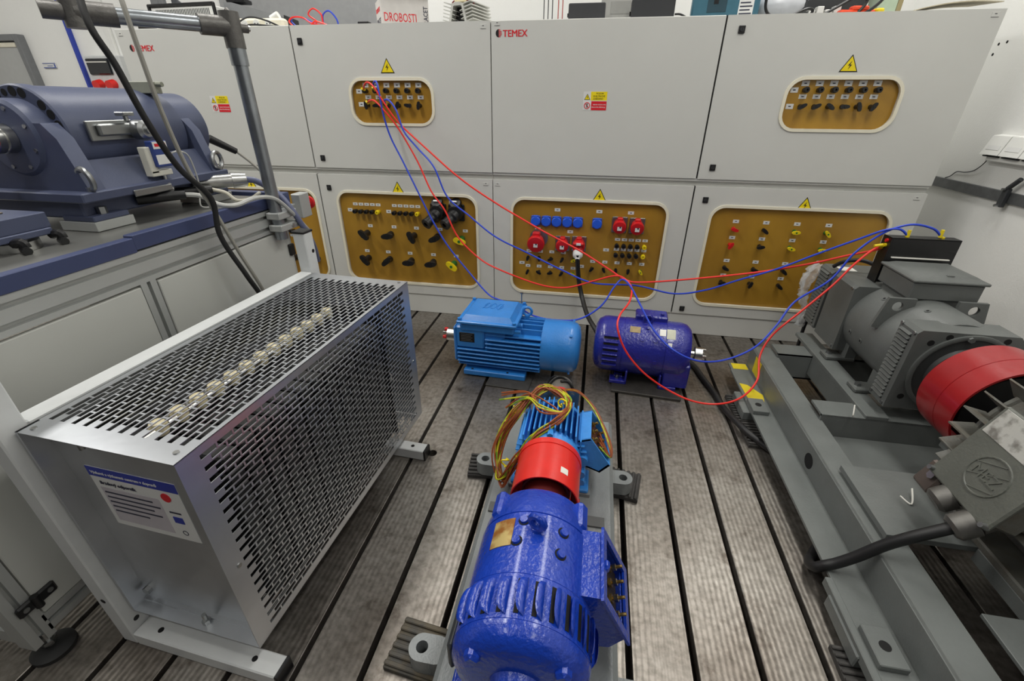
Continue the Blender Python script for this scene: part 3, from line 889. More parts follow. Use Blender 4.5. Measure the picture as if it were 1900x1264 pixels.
# --- blue DC machine in front
dc = thing('electric_machine', 'bright blue DC machine with slanted vents and open side terminal box', 'motor', (AX, 0.58, 0.112))
b = BW(dc)
b.lathe((AX, 0, AZ), Y_, [(0, 0.385), (0.045, 0.385), (0.050, 0.398), (0.088, 0.400), (0.112, 0.408), (0.1255, 0.424), (0.1290, 0.440), (0.1280, 0.4405), (0.1280, 0.4415), (0.1290, 0.442), (0.1290, 0.524), (0.1265, 0.525), (0.1265, 0.527), (0.1275, 0.528), (0.1275, 0.668), (0.1240, 0.669), (0.1240, 0.674), (0.1260, 0.675), (0.1240, 0.700), (0.1120, 0.748), (0.1080, 0.756), (0.094, 0.758), (0.05, 0.760), (0, 0.760)], 64)
b.build('housing', DBLUE, dc)
for k in range(11):
    a = math.radians(-62 + 14.2 * k)
    q = BW(dc)
    d = Vector((math.sin(a), 0, math.cos(a))); t = Vector((math.cos(a), 0, -math.sin(a)))
    c = Vector((AX, 0.483, AZ)) + d * 0.1285
    M = Matrix((t, Y_, d)).transposed()
    q.mat(1).box(c.x - 0.0042, c.x + 0.0042, c.y - 0.032, c.y + 0.032, c.z - 0.0015, c.z + 0.0015, 0, M)
    # hooded louver: half-capsule lying along the axis
    V = []; F = []; n1, n2 = 12, 6
    for i in range(n1 + 1):
        u = -1 + 2 * i / n1
        w_ = math.sqrt(max(0.0, 1 - abs(u) ** 3.2))
        for j in range(n2 + 1):
            f_ = PI * 0.55 * j / n2
            V.append(c + Y_ * (u * 0.036) + t * (0.0150 - 0.0165 * (1 - math.cos(f_)) * w_ * 0.9) + d * (0.0140 * math.sin(f_) * w_))
    for i in range(n1):
        for j in range(n2):
            p = i * (n2 + 1) + j
            F.append((p, p + 1, p + n2 + 2, p + n2 + 1))
    q.mat(0).add(V, F)
    q.build('vent_louver', [DBLUE, DARKHOLE], dc, smooth=60)
for (y, a) in ((0.648, -12), (0.598, -16), (0.640, 27), (0.588, 26)):
    q = BW(dc); a = math.radians(a); d = Vector((math.sin(a), 0, math.cos(a)))
    c = Vector((AX, y, AZ)) + d * 0.126
    q.mat(1).cyl(c, c + d * 0.0022, 0.0125, None, 18); q.mat(0).cyl(c, c + d * 0.0075, 0.0095, 0.0085, 18)
    q.build('pole_bolt', [DBLUE, DARKHOLE], dc)
q = BW(dc); q.lathe((AX + 0.003, 0.630, AZ + 0.125), Z_, [(0, 0), (0.014, 0), (0.013, 0.010), (0, 0.012)], 14)
q.ring((AX + 0.004, 0.626, AZ + 0.152), (0.4, 0.9, 0), 0.0145, 0.0085, 18, 8); q.build('lifting_eye', DBLUE, dc)
RUST = mat('rusty_brass_plate', (196, 172, 110), 0.45, 0.3, rgb2=(150, 96, 40), lo=0.38, hi=0.6, scale=35)
q = BW(dc); arc(q, (AX, 0, AZ), Y_, 0.1275, 0.1290, 0.588, 0.655, math.radians(-21), math.radians(-44), 8); q.build('name_plate', RUST, dc)
for a in (-52, 52):                                  # lugs of the end shields
    q = BW(dc)
    a_ = math.radians(a); d = Vector((math.sin(a_), 0, math.cos(a_))); t = Vector((math.cos(a_), 0, -math.sin(a_)))
    M = Matrix((t, Y_, d)).transposed()
    c = Vector((AX, 0.722, AZ)) + d * 0.114
    q.box(c.x - 0.016, c.x + 0.016, c.y - 0.036, c.y + 0.036, c.z - 0.016, c.z + 0.016, 0.007, M)
    q.build('shield_lug', DBLUE, dc); q = BW(dc)
    c = Vector((AX, 0.409, AZ)) + d * 0.100
    q.box(c.x - 0.013, c.x + 0.013, c.y - 0.016, c.y + 0.012, c.z - 0.013, c.z + 0.013, 0.006, M)
    q.build('shield_lug', DBLUE, dc)
for y in (0.455, 0.69):
    for s_ in (-1, 1):
        q = BW(dc)
        q.box(AX + s_ * 0.055, AX + s_ * 0.135, y - 0.035, y + 0.035, 0.112, 0.132, 0.003)
        q.box(AX + s_ * 0.070, AX + s_ * 0.085, y - 0.030, y + 0.030, 0.125, 0.175, 0.003)
        q.build('foot', DBLUE, dc)
q = BW(dc)                                           # dark side plate
q.box(AX - 0.139, AX - 0.124, 0.432, 0.528, AZ - 0.06, AZ + 0.015, 0.006); q.build('inspection_cover', DKGREY, dc)
# terminal box, slanted and open on the right side
q = BW(dc)
y0, y1 = 0.535, 0.685
P0 = [(0.020, 0.318), (0.082, 0.318), (0.138, 0.205), (0.110, 0.165), (0.035, 0.150)]
q.mat(0)
wl = 0.007
q.prism(P0, (0, y0, 0), X_, Z_, (0, wl, 0)); q.prism(P0, (0, y1 - wl, 0), X_, Z_, (0, wl, 0))
q.prism([(0.020, 0.318), (0.082, 0.318), (0.080, 0.311), (0.020, 0.311)], (0, y0 + wl, 0), X_, Z_, (0, y1 - y0 - 2 * wl, 0))
q.prism([(0.138, 0.205), (0.110, 0.165), (0.103, 0.169), (0.130, 0.207)], (0, y0 + wl, 0), X_, Z_, (0, y1 - y0 - 2 * wl, 0))
q.prism([(0.110, 0.165), (0.035, 0.150), (0.035, 0.157), (0.103, 0.172)], (0, y0 + wl, 0), X_, Z_, (0, y1 - y0 - 2 * wl, 0))
ux = Vector((0.056, 0, -0.113)).normalized(); nn = Vector((0.113, 0, 0.056)).normalized()
fo = [(-0.008, y0 - 0.008), (0.136, y0 - 0.008), (0.136, y1 + 0.008), (-0.008, y1 + 0.008)]
fi = [(0.008, y0 + 0.010), (0.118, y0 + 0.010), (0.118, y1 - 0.010), (0.008, y1 - 0.010)]
q.frame(fo, fi, (0.082, 0, 0.318), ux, Y_, nn * 0.006)
tbx = q.build('terminal_box', DBLUE, dc)
q = BW(dc); q.prism([(0.048, 0.309), (0.060, 0.309), (0.122, 0.196), (0.106, 0.176)], (0, y0 + wl, 0), X_, Z_, (0, y1 - y0 - 2 * wl, 0)); q.build('terminal_board', mat('bakelite', (52, 44, 36), 0.5), tbx)
BRASS = mat('brass', (190, 160, 96), 0.35, 0.9, var=0.2)
for i in range(4):
    q = BW(dc)
    y = y0 + 0.026 + 0.033 * i
    c = Vector((0.104 - 0.002 * i, y, 0.228 + 0.003 * i))
    q.mat(0).cyl(c, c + nn * 0.036, 0.0035, None, 8); q.cyl(c + nn * 0.004, c + nn * 0.010, 0.0095, None, 6)
    q.mat(1).cyl(c + nn * 0.014, c + nn * 0.022, 0.0075, None, 6)
    q.build('terminal_bolt', [BRASS, STEEL], tbx)
q = BW(dc); q.box(0.084, 0.097, 0.600, 0.622, 0.300, 0.322, 0.005); q.build('catch', DBLUE, tbx)

# --- red coupling guard over the shaft
gd = thing('coupling_guard', 'bright red sheet guard over the coupling of the middle set', 'guard', (AX, 0.88, 0.112))
b = BW(gd)
arc(b, (AX, 0, AZ), Y_, 0.0855, 0.0885, 0.815, 0.965, math.radians(-128), math.radians(128), 44)
arc(b, (AX, 0, AZ), Y_, 0.0875, 0.0905, 0.945, 0.965, math.radians(-128), math.radians(128), 44)
for s_ in (-1, 1):
    b.box(AX + s_ * 0.060, AX + s_ * 0.066, 0.82, 0.96, 0.112, 0.190, 0.001); b.box(AX + s_ * 0.060, AX + s_ * 0.095, 0.82, 0.96, 0.1125, 0.117, 0.001)
b.build('cover', REDE, gd)
q = BW(gd); arc(q, (AX, 0, AZ), Y_, 0.0885, 0.0893, 0.848, 0.868, math.radians(24), math.radians(38), 5); q.build('sticker', PAPER, gd)
cp = thing('shaft_coupling', 'dark red disc coupling under the red guard of the middle set', 'coupling', (AX, 0.86, 0.175))
b = BW(cp); b.lathe((AX, 0, AZ), Y_, [(0, 0.762), (0.020, 0.762), (0.020, 0.80), (0.058, 0.802), (0.058, 0.845), (0.063, 0.846), (0.063, 0.895), (0.02, 0.897), (0.02, 0.955), (0, 0.955)], 30)
b.build('hub', mat('dark_red_iron', (92, 20, 18), 0.5), cp)

# --- small light blue finned motor at the back of the set
sm = thing('electric_motor', 'small light blue finned motor under the yellow and brown wires', 'motor', (AX, 1.10, 0.112))
b = BW(sm)
b.lathe((AX, 0, AZ), Y_, [(0, 0.966), (0.050, 0.966), (0.080, 0.972), (0.086, 0.985), (0.086, 1.00), (0.074, 1.005), (0.074, 1.135), (0.084, 1.14), (0.084, 1.155), (0.05, 1.17), (0.03, 1.19), (0, 1.19)], 32)
b.build('housing', LBLUE2, sm)
for i in range(12):
    x = -0.0825 + 0.015 * i
    r = math.sqrt(max(0, 0.105 ** 2 - x * x)); ri = math.sqrt(max(0.0001, 0.070 ** 2 - min(x * x, 0.0048)))
    q = BW(sm); q.box(AX + x - 0.0022, AX + x + 0.0022, 0.992, 1.140, AZ + ri * 0.9, AZ + r, 0.001); q.build('cooling_fin', LBLUE2, sm)
for i in range(6):
    for s_ in (-1, 1):
        z = -0.055 + 0.02 * i
        q = BW(sm); q.box(AX + s_ * 0.066, AX + s_ * math.sqrt(0.105 ** 2 - z * z), 0.992, 1.140, AZ + z - 0.0022, AZ + z + 0.0022, 0.001); q.build('cooling_fin', LBLUE2, sm)
for s_ in (-1, 1):
    q = BW(sm)
    q.box(AX + s_ * 0.050, AX + s_ * 0.118, 0.985, 1.075, 0.112, 0.128, 0.004); q.box(AX + s_ * 0.050, AX + s_ * 0.118, 1.10, 1.175, 0.112, 0.128, 0.004)
    q.box(AX + s_ * 0.055, AX + s_ * 0.080, 0.99, 1.165, 0.120, 0.185, 0.006)
    for y in (1.01, 1.15):
        q.cyl((AX + s_ * 0.100, y, 0.128), (AX + s_ * 0.100, y, 0.142), 0.010, None, 6)
    for z in (0.165, 0.195):
        q.cyl((AX + s_ * 0.092, 0.975, z), (AX + s_ * 0.092, 1.01, z), 0.012, None, 8)
    q.build('foot', LBLUE2, sm)
q = BW(sm); q.cyl((AX - 0.004, 0.972, AZ + 0.088), (AX - 0.004, 1.012, AZ + 0.088), 0.009, None, 6); q.build('lifting_stud', LBLUE2, sm)
# open terminal box leaning out on the right
q = BW(sm)
y0, y1 = 1.00, 1.135
Pq = [(0.015, 0.300), (0.050, 0.312), (0.112, 0.222), (0.085, 0.190), (0.020, 0.215)]
q.prism(Pq, (0, y0, 0), X_, Z_, (0, 0.005, 0)); q.prism(Pq, (0, y1 - 0.005, 0), X_, Z_, (0, 0.005, 0))
q.prism([(0.112, 0.222), (0.085, 0.190), (0.080, 0.194), (0.106, 0.226)], (0, y0, 0), X_, Z_, (0, y1 - y0, 0))
q.prism([(0.015, 0.300), (0.050, 0.312), (0.050, 0.306), (0.015, 0.294)], (0, y0, 0), X_, Z_, (0, y1 - y0, 0))
q.prism([(0.085, 0.190), (0.020, 0.215), (0.020, 0.221), (0.081, 0.197)], (0, y0, 0), X_, Z_, (0, y1 - y0, 0))
q.cyl((0.030, 0.985, 0.235), (0.030, 1.0, 0.235), 0.018, None, 14)
tb2 = q.build('terminal_box', LBLUE2, sm)
q = BW(sm); q.prism([(0.030, 0.296), (0.036, 0.300), (0.088, 0.222), (0.082, 0.218)], (0, y0 + 0.006, 0), X_, Z_, (0, y1 - y0 - 0.012, 0)); q.build('terminal_board', mat('brown_bakelite', (96, 56, 44), 0.45), tb2)
for i in range(3):
    for j in range(2):
        q = BW(sm); c = Vector((0.050 + 0.022 * j, y0 + 0.03 + 0.036 * i, 0.279 - 0.033 * j)); q.cyl(c, c + Vector((0.82, 0, 0.57)) * 0.024, 0.004, None, 8); q.cyl(c + Vector((0.82, 0, 0.57)) * 0.006, c + Vector((0.82, 0, 0.57)) * 0.012, 0.008, None, 6)
        q.build('terminal_bolt', BRASS, tb2)

# --- encoder with its bracket behind the small motor
en = thing('shaft_encoder', 'small round grey encoder with cable wound around it on a steel bracket', 'encoder', (AX, 1.26, 0.110))
q = BW(en); q.box(AX - 0.066, AX + 0.068, 1.245, 1.251, 0.110, 0.300, 0.001); q.box(AX - 0.066, AX + 0.068, 1.245, 1.29, 0.110, 0.116, 0.001); q.build('bracket', ZINC, en)
q = BW(en); q.cyl((AX, 1.191, AZ), (AX, 1.245, AZ), 0.042, None, 22); q.build('adapter', RUBBER, en)
q = BW(en); q.lathe((AX, 1.251, AZ), Y_, [(0, 0), (0.046, 0), (0.046, 0.012), (0.042, 0.016), (0.042, 0.11), (0.034, 0.122), (0, 0.122)], 26); q.build('encoder_body', mat('encoder_grey', (120, 116, 110), 0.4, 0.4), en)
q = BW(en); arc(q, (AX, 0, AZ), Y_, 0.0422, 0.0428, 1.268, 1.290, math.radians(-25), math.radians(25), 6); q.build('sticker', REDP, en)
q = BW(en); q.tube([(AX + 0.047 * math.sin(t), 1.318 + 0.005 * t / 2 + 0.012 * math.sin(2.3 * t), AZ + 0.047 * math.cos(t)) for t in [0.5 * i for i in range(26)]], 0.0045, 6, 3); q.build('cable', BLACK, en)
for x in (-0.045, 0.045):
    q = BW(en); bolt(q, (AX + x, 1.245, 0.285), -Y_, 0.007, 0.006); q.build('bolt', STEEL, en)

# --- bundle of brown and yellow-green wires lying on the small motor
wb = thing('wire_bundle', 'coiled bundle of brown and yellow-green wires on the small blue motor', 'wire', (AX - 0.08, 1.08, 0.34))
random.seed(11)
for k in range(15):
    # big loop over the fins that droops over the left side
    cm = YGW if k % 4 == 0 else BROWNW
    j = lambda s_: random.uniform(-s_, s_)
    pts = [(-0.205 + j(.016), 0.955 + j(.02), 0.150 + j(.012)), (-0.225 + j(.016), 1.03 + j(.02), 0.21 + j(.012)), (-0.180 + j(.014), 1.10 + j(.015), 0.300 + j(.01)),
           (-0.115 + j(.012), 1.165 + j(.01), 0.352 + j(.008)), (-0.055 + j(.012), 1.150 + j(.012), 0.357 + j(.008)), (-0.020 + j(.01), 1.085 + j(.012), 0.356 + j(.008)),
           (-0.045 + j(.014), 1.020 + j(.012), 0.352 + j(.008)), (-0.110 + j(.012), 0.985 + j(.012), 0.315 + j(.010)), (-0.160 + j(.012), 0.955 + j(.015), 0.235 + j(.012))]
    q = BW(wb); q.tube(pts, 0.0026, 5, 6, True); q.build('wire', cm, wb)
for k in range(5):
    j = lambda s_: random.uniform(-s_, s_)
    pts = [(-0.225 + j(.02), 1.13 + j(.02), 0.315 + j(.02)), (-0.15, 1.13 + j(.02), 0.345), (-0.085 + j(.02), 1.055 + j(.02), 0.358), (-0.035 + j(.01), 1.05, 0.358), (-0.018, 1.11 + j(.02), 0.358), (-0.09, 1.16, 0.352), (-0.20 + j(.02), 1.09 + j(.02), 0.275)]
    q = BW(wb); q.tube(pts, 0.0026, 5, 6); q.build('wire', YGW if k % 2 else BROWNW, wb)
for k in range(4):                                   # tails into the open terminal box
    j = lambda s_: random.uniform(-s_, s_)
    q = BW(wb); q.tube([(-0.05 + j(.01), 1.165, 0.352), (0.0, 1.20 + j(.01), 0.33), (0.055 + j(.005), 1.16, 0.30 + j(.005)), (0.105 + j(.006), 1.06 + j(.01), 0.262 + j(.01)), (0.112, 1.02, 0.235), (0.078, 1.03 + 0.02 * k, 0.262)], 0.0026, 5, 6)
    q.build('wire', BROWNW if k else YGW, wb)
for (c, ax) in (((-0.040, 1.10, 0.357), (0.5, 0.8, 0)), ((-0.185, 1.11, 0.30), (0.4, 0.4, 0.8)), ((-0.195, 0.99, 0.20), (0.2, 0.9, 0.6)), ((-0.145, 0.962, 0.255), (0.7, 0.3, 0.8))):
    q = BW(wb); ax = Vector(ax).normalized(); u = ax.orthogonal().normalized(); w = ax.cross(u)
    q.tube([Vector(c) + ax * (0.004 * i - 0.02) + (u * math.cos(1.26 * i) + w * math.sin(1.26 * i)) * 0.011 for i in range(8)], 0.0026, 5, 2)
    q.build('wire_tie', SIGNY, wb)
# ---------------------------------------------------------------- grey machine set on its steel frame, right
YMARK = mat('yellow_floor_paint', (222, 200, 40), 0.5, var=0.12, scale=30)
fr = thing('machine_skid', 'welded grey steel channel skid carrying the grey generator', 'skid', (1.19, 1.15, 0))
def fpart(name, f, m=FGREY):
    q = BW(fr); f(q); return q.build(name, m, fr)
for (xa, s_) in ((0.770, 1), (1.610, -1)):           # long channel rails with an outer ledge
    def rail(q):
        q.box(xa, xa + s_ * 0.010, 0.30, 1.96, 0.058, 0.166, 0.001)
        q.box(xa + s_ * 0.0005, xa + s_ * 0.088, 0.30, 1.96, 0.156, 0.166, 0.001)
        q.box(xa + s_ * 0.0005, xa + s_ * 0.088, 0.30, 1.96, 0.058, 0.068, 0.001)
        q.box(xa - s_ * 0.083, xa + s_ * 0.001, 0.36, 1.90, 0.060, 0.070, 0.001)
    fpart('rail', rail)
fpart('yellow_mark', lambda q: q.box(0.700, 0.765, 1.905, 1.955, 0.0700, 0.0712), YMARK)
fpart('yellow_mark', lambda q: q.prism([(0.700, 1.66), (0.752, 1.62), (0.768, 1.70), (0.725, 1.77), (0.694, 1.78)], (0, 0, 0.0702), X_, Y_, (0, 0, 0.0012)), YMARK)
fpart('yellow_mark', lambda q: q.prism([(0.764, 1.80), (0.764, 1.88), (0.764, 1.84)], (0, 0, 0.080), Y_ * 0 + X_ * 0 + Y_, Z_, (0.0, 0, 0)) if False else q.box(0.7685, 0.7697, 1.80, 1.875, 0.085, 0.160), YMARK)
fpart('ledge_end', lambda q: q.box(0.690, 0.77, 1.90, 1.96, 0.060, 0.070, 0.001))
def crossbeam(y, h0, h1, x0=0.850, x1=1.535):
    def f(q):
        q.box(x0, x1, y - 0.045, y + 0.045, h1 - 0.010, h1, 0.001)
        q.box(x0, x1, y - 0.045, y - 0.036, h0, h1 - 0.0005, 0.001)
        q.box(x0, x1, y - 0.045, y + 0.045, h0, h0 + 0.009, 0.001)
    return f
fpart('cross_beam', crossbeam(1.915, 0.068, 0.188)); fpart('cross_beam', crossbeam(1.470, 0.090, 0.192))
for xa in (1.022, 1.345):
    fpart('support_bar', lambda q: q.box(xa - 0.036, xa + 0.036, 1.425, 2.07, 0.188, 0.204, 0.002))
    fpart('support_web', lambda q: q.box(xa - 0.034, xa - 0.026, 1.52, 1.868, 0.10, 0.188, 0.001))
fpart('cover_plate', lambda q: q.box(0.835, 1.53, 1.150, 1.424, 0.096, 0.104, 0.001))
fpart('cover_plate', lambda q: q.box(0.800, 1.58, 0.915, 1.165, 0.1745, 0.192, 0.001))
fpart('cover_plate', lambda q: q.box(0.905, 1.50, 0.30, 0.745, 0.166, 0.176, 0.001))
fpart('lower_beam', lambda q: q.box(1.00, 1.04, 0.30, 0.915, 0.150, 0.190, 0.002))
for (x, y) in ((0.717, 1.600), (0.722, 0.690)):
    def brk(q):
        q.mat(0).box(x - 0.030, x + 0.030, y - 0.045, y + 0.045, 0.070, 0.088, 0.002)
        q.mat(1).cyl((x, y, 0.0878), (x, y, 0.0888), 0.012, None, 16)
    fpart('foot_bracket', brk, [FGREY, DARKHOLE])
    fpart('foot', lambda q: q.box(x - 0.055, x + 0.010, y - 0.02, y + 0.13, 0.021, 0.060, 0.003))
fpart('edge_angle', lambda q: q.box(0.672, 0.690, 0.36, 0.86, 0.045, 0.072, 0.002))
fpart('cable_hole', lambda q: q.cyl((0.7698, 1.262, 0.112), (0.7690, 1.262, 0.112), 0.026, None, 18), DARKHOLE)
pad((0.700, 1.600, 0), 0.100, 0.330, math.radians(2), 'long ribbed black rubber pad under the grey machine frame', PADR)
for k, y in enumerate((0.60,)):
    pad((0.690, y, 0), 0.09, 0.24, 0, 'ribbed rubber pad under the frame below the thick black cable', PADR)

# --- generator
GX, GZ = 1.195, 0.385
ge = thing('generator', 'large grey generator with louvred square ends and top terminal box', 'generator', (GX, 1.80, 0.204))
def gpart(name, f, m=MGREY, par=None, smooth=35):
    q = BW(ge); f(q); return q.build(name, m, par or ge, smooth=smooth)
gpart('stator_body', lambda q: q.lathe((GX, 0, GZ), Y_, [(0, 1.50), (0.150, 1.50), (0.158, 1.515), (0.158, 1.85), (0, 1.85)], 48))
def octo(w, h, c):
    return [(-w, -h), (w, -h), (w, h - c), (w - c, h), (-w + 0.012, h), (-w, h - 0.012)]
gpart('front_shield', lambda q: q.prism(octo(0.165, 0.145, 0.055), (GX, 1.440, GZ), X_, Z_, (0, 0.090, 0)))
gpart('rear_shield', lambda q: q.prism(octo(0.165, 0.140, 0.02), (GX, 1.835, GZ), X_, Z_, (0, 0.175, 0)))
gpart('end_cover', lambda q: q.prism(octo(0.165, 0.135, 0.02), (GX, 2.030, GZ), X_, Z_, (0, 0.110, 0)))
gpart('seam_filler', lambda q: q.box(GX - 0.155, GX + 0.155, 2.008, 2.032, GZ - 0.13, GZ + 0.13), BLACK)  # black filler in the gap between rear shield and end cover
lou = None
for (ya, yb, z0, z1, nl) in ((1.462, 1.520, 0.262, 0.500, 17), (2.050, 2.125, 0.268, 0.495, 16)):
    for i in range(nl):
        z = z0 + (z1 - z0) * i / (nl - 1)
        def lv(q):
            q.mat(1).box(GX - 0.1662, GX - 0.1645, ya, yb, z - 0.0045, z + 0.0010)
            q.mat(0).prism([(0, 0.0), (-0.0075, 0.0015), (0, 0.0085)], (GX - 0.1648, ya, z), X_, Z_, (0, yb - ya, 0))
        gpart('louver', lv, [MGREY, DARKHOLE])
for (y, z) in ((1.452, 0.515), (1.520, 0.520), (1.452, 0.250), (1.522, 0.255), (1.85, 0.512), (1.85, 0.258), (2.04, 0.508), (2.13, 0.258), (2.04, 0.258)):
    gpart('screw', lambda q: bolt(q, (GX - 0.165, y, z), -X_, 0.006, 0.004, 8), ZINC)
# front flange with recess
gpart('flange_ring', lambda q: q.lathe((GX, 1.440, GZ), -Y_, [(0.142, 0), (0.142, 0.006), (0.136, 0.008), (0.128, 0.006), (0.128, 0.0005)], 48))
gpart('recess', lambda q: q.lathe((GX, 1.440, GZ), -Y_, [(0.128, 0.001), (0.095, 0.0025), (0.088, 0.012), (0.045, 0.012), (0.040, 0.06), (0, 0.06)], 40), mat('recess_dark_grey', (62, 64, 64), 0.5))
for (dx, dz) in ((-0.118, 0.105), (0.118, 0.100), (-0.075, 0.128), (0.08, 0.128), (-0.128, -0.098)):
    gpart('bolt_hole', lambda q: q.cyl((GX + dx, 1.440, GZ + dz), (GX + dx, 1.4392, GZ + dz), 0.010, None, 12), DARKHOLE)
for a in (100, 35, 255, 300):
    a_ = math.radians(a)
    gpart('flange_bolt', lambda q: bolt(q, (GX + 0.131 * math.cos(a_), 1.436, GZ + 0.131 * math.sin(a_)), -Y_, 0.009, 0.010))
for s_ in (-1, 1):                                   # lifting lugs
    o = [(0.0, 0.0), (0.045, 0.070), (0.045, 0.115), (-0.035, 0.115), (-0.060, 0.02), (-0.045, -0.02)]
    ctr = (-0.002, 0.078)
    def lug(q):
        outer = [(-0.058, -0.005), (-0.030, -0.012), (0.010, 0.030), (0.050, 0.062), (0.050, 0.108), (0.0, 0.108), (-0.036, 0.108), (-0.048, 0.050)]
        outer = [(p[0] + (n_[0] - p[0]) * k / 4, p[1] + (n_[1] - p[1]) * k / 4) for p, n_ in zip(outer, outer[1:] + outer[:1]) for k in range(4)]
        inner = []
        for x, z in outer:
            a = math.atan2(z - ctr[1], x - ctr[0]); inner.append((ctr[0] + 0.017 * math.cos(a), ctr[1] + 0.017 * math.sin(a)))
        q.frame(outer, inner, (GX + s_ * 0.115, 1.648, GZ + 0.062), X_ * -s_, Z_, (0, 0.012, 0))
    gpart('lifting_lug', lug, smooth=50)
for (x, y) in ((-1, 1.60), (-1, 1.845), (1, 1.60), (1, 1.845)):
    def ft(q):
        q.mat(0).box(GX + x * 0.075, GX + x * 0.185, y - 0.032, y + 0.032, 0.2045, 0.222, 0.004); q.box(GX + x * 0.075, GX + x * 0.12, y - 0.03, y + 0.03, 0.215, 0.29, 0.004)
        q.mat(1); bolt(q, (GX + x * 0.165, y, 0.222), Z_, 0.012, 0.010)
    gpart('foot', ft, [MGREY, ZINC])
for (y, a) in ((1.76, -38), (1.66, -62), (1.60, -20), (1.70, -100), (1.78, -100)):
    a_ = math.radians(a); d = Vector((math.sin(a_), 0, math.cos(a_)))
    def sc(q):
        c = Vector((GX, y, GZ)) + d * 0.157
        q.mat(0).cyl(c, c + d * 0.003, 0.009, None, 14); q.mat(1).cyl(c + d * 0.003, c + d * 0.0035, 0.0045, None, 8)
    gpart('socket_screw', sc, [MGREY, DARKHOLE])
def tbase(q):
    q.box(1.135, 1.325, 1.690, 1.870, 0.50, 0.545, 0.003)
    q.box(1.118, 1.335, 1.680, 1.880, 0.543, 0.606, 0.004)
tb3 = gpart('terminal_box', tbase)
def tlid(q):
    q.box(1.110, 1.343, 1.672, 1.888, 0.606, 0.616, 0.003)
    A = [(1.118, 1.682), (1.335, 1.682), (1.335, 1.878), (1.118, 1.878)]; C = [(1.140, 1.704), (1.313, 1.704), (1.313, 1.856), (1.140, 1.856)]
    q.add([(x, y, 0.616) for x, y in A] + [(x, y, 0.628) for x, y in C], [(0, 1, 5, 4), (1, 2, 6, 5), (2, 3, 7, 6), (3, 0, 4, 7), (4, 5, 6, 7), (0, 1, 2, 3)])
    q.box(1.22, 1.245, 1.700, 1.712, 0.622, 0.632, 0.003)
gpart('lid', tlid, MGREY, tb3)
gpart('torn_sticker', lambda q: q.box(1.07, 1.13, 2.045, 2.10, 0.5198, 0.5212), PAPER)
# black connection panel standing behind the terminal box
cpn = thing('connection_panel', 'black folded sheet panel with lead sockets behind generator terminal box', 'panel', (1.23, 1.91, 0.526))
q = BW(cpn)
q.box(1.125, 1.352, 1.893, 1.896, 0.530, 0.705, 0.0005); q.box(1.120, 1.125, 1.893, 1.950, 0.526, 0.705, 0.0005); q.box(1.120, 1.352, 1.893, 1.940, 0.702, 0.706, 0.0005)
q.build('sheet', mat('black_sheet_metal', (18, 18, 19), 0.38), cpn)
q = BW(cpn); q.box(1.14, 1.335, 1.884, 1.893, 0.630, 0.634, 0.0005); q.build('edge_strip', PAPER, cpn)
for (z, c) in ((0.690, REDP), (0.672, YELLOW)):
    q = BW(cpn); q.cyl((1.120, 1.915, z), (1.113, 1.915, z), 0.007, None, 10); q.build('socket', c, cpn)
for x in (1.180, 1.298):
    q = BW(cpn); q.cyl((x, 1.915, 0.706), (x, 1.915, 0.712), 0.007, None, 10); q.build('socket', YELLOW, cpn)
# crumpled clear film hanging on the end cover
pf = bpy.data.materials.new('clear_film'); pf.use_nodes = True
pb = pf.node_tree.nodes['Principled BSDF']
pb.inputs['Base Color'].default_value = (0.85, 0.87, 0.88, 1); pb.inputs['Roughness'].default_value = 0.18; pb.inputs['Alpha'].default_value = 0.32
nz = pf.node_tree.nodes.new('ShaderNodeTexNoise'); nz.inputs['Scale'].default_value = 40
bpn = pf.node_tree.nodes.new('ShaderNodeBump'); bpn.inputs['Strength'].default_value = 0.8
pf.node_tree.links.new(nz.outputs['Fac'], bpn.inputs['Height']); pf.node_tree.links.new(bpn.outputs['Normal'], pb.inputs['Normal'])
fl_ = thing('plastic_film', 'crumpled clear plastic film hanging behind the generator', 'film', (1.03, 2.15, 0.20))
q = BW(fl_)
V = []; F = []; nu, nv = 14, 22
random.seed(4)
for j in range(nv + 1):
    for i in range(nu + 1):
        u = i / nu; v = j / nv
        w_ = 0.10 * (1 - 0.55 * v)
        V.append((1.035 - 0.045 * math.sin(PI * min(1, v * 1.4)) * (1 - v * 0.4) + 0.012 * random.uniform(-1, 1) + 0.012 * math.sin(9 * u), 2.17 + (u - 0.5) * w_ + 0.006 * random.uniform(-1, 1), 0.510 - 0.31 * v + 0.004 * random.uniform(-1, 1)))
for j in range(nv):
    for i in range(nu):
        p = j * (nu + 1) + i
        F.append((p, p + 1, p + nu + 2, p + nu + 1))
q.add(V, F); q.build('film', pf, fl_, smooth=80)

# --- red guard, painted in a shaded tone, between generator and motor
g2 = thing('coupling_guard', 'shade-darkened red ring guard in front of the grey generator', 'guard', (GX, 1.28, 0.23))
q = BW(g2)
q.lathe((GX, 0, GZ), Y_, [(0.148, 1.205), (0.154, 1.205), (0.154, 1.272), (0.1525, 1.273), (0.1525, 1.275), (0.154, 1.276), (0.154, 1.355), (0.148, 1.355), (0.148, 1.205)], 64)
q.build('ring', RED_SHADED, g2)
q = BW(g2); q.box(GX - 0.03, GX + 0.03, 1.22, 1.34, 0.176, 0.233, 0.002); q.build('stand', FGREY, g2)
c2 = thing('shaft_coupling', 'black rubber coupling inside the shade-darkened red ring guard', 'coupling', (GX, 1.27, 0.26))
q = BW(c2); q.lathe((GX, 0, GZ), Y_, [(0, 1.19), (0.05, 1.19), (0.052, 1.225), (0.120, 1.23), (0.125, 1.245), (0.125, 1.31), (0.11, 1.325), (0.04, 1.33), (0.04, 1.378), (0, 1.378)], 40); q.build('hub', RUBBER, c2)

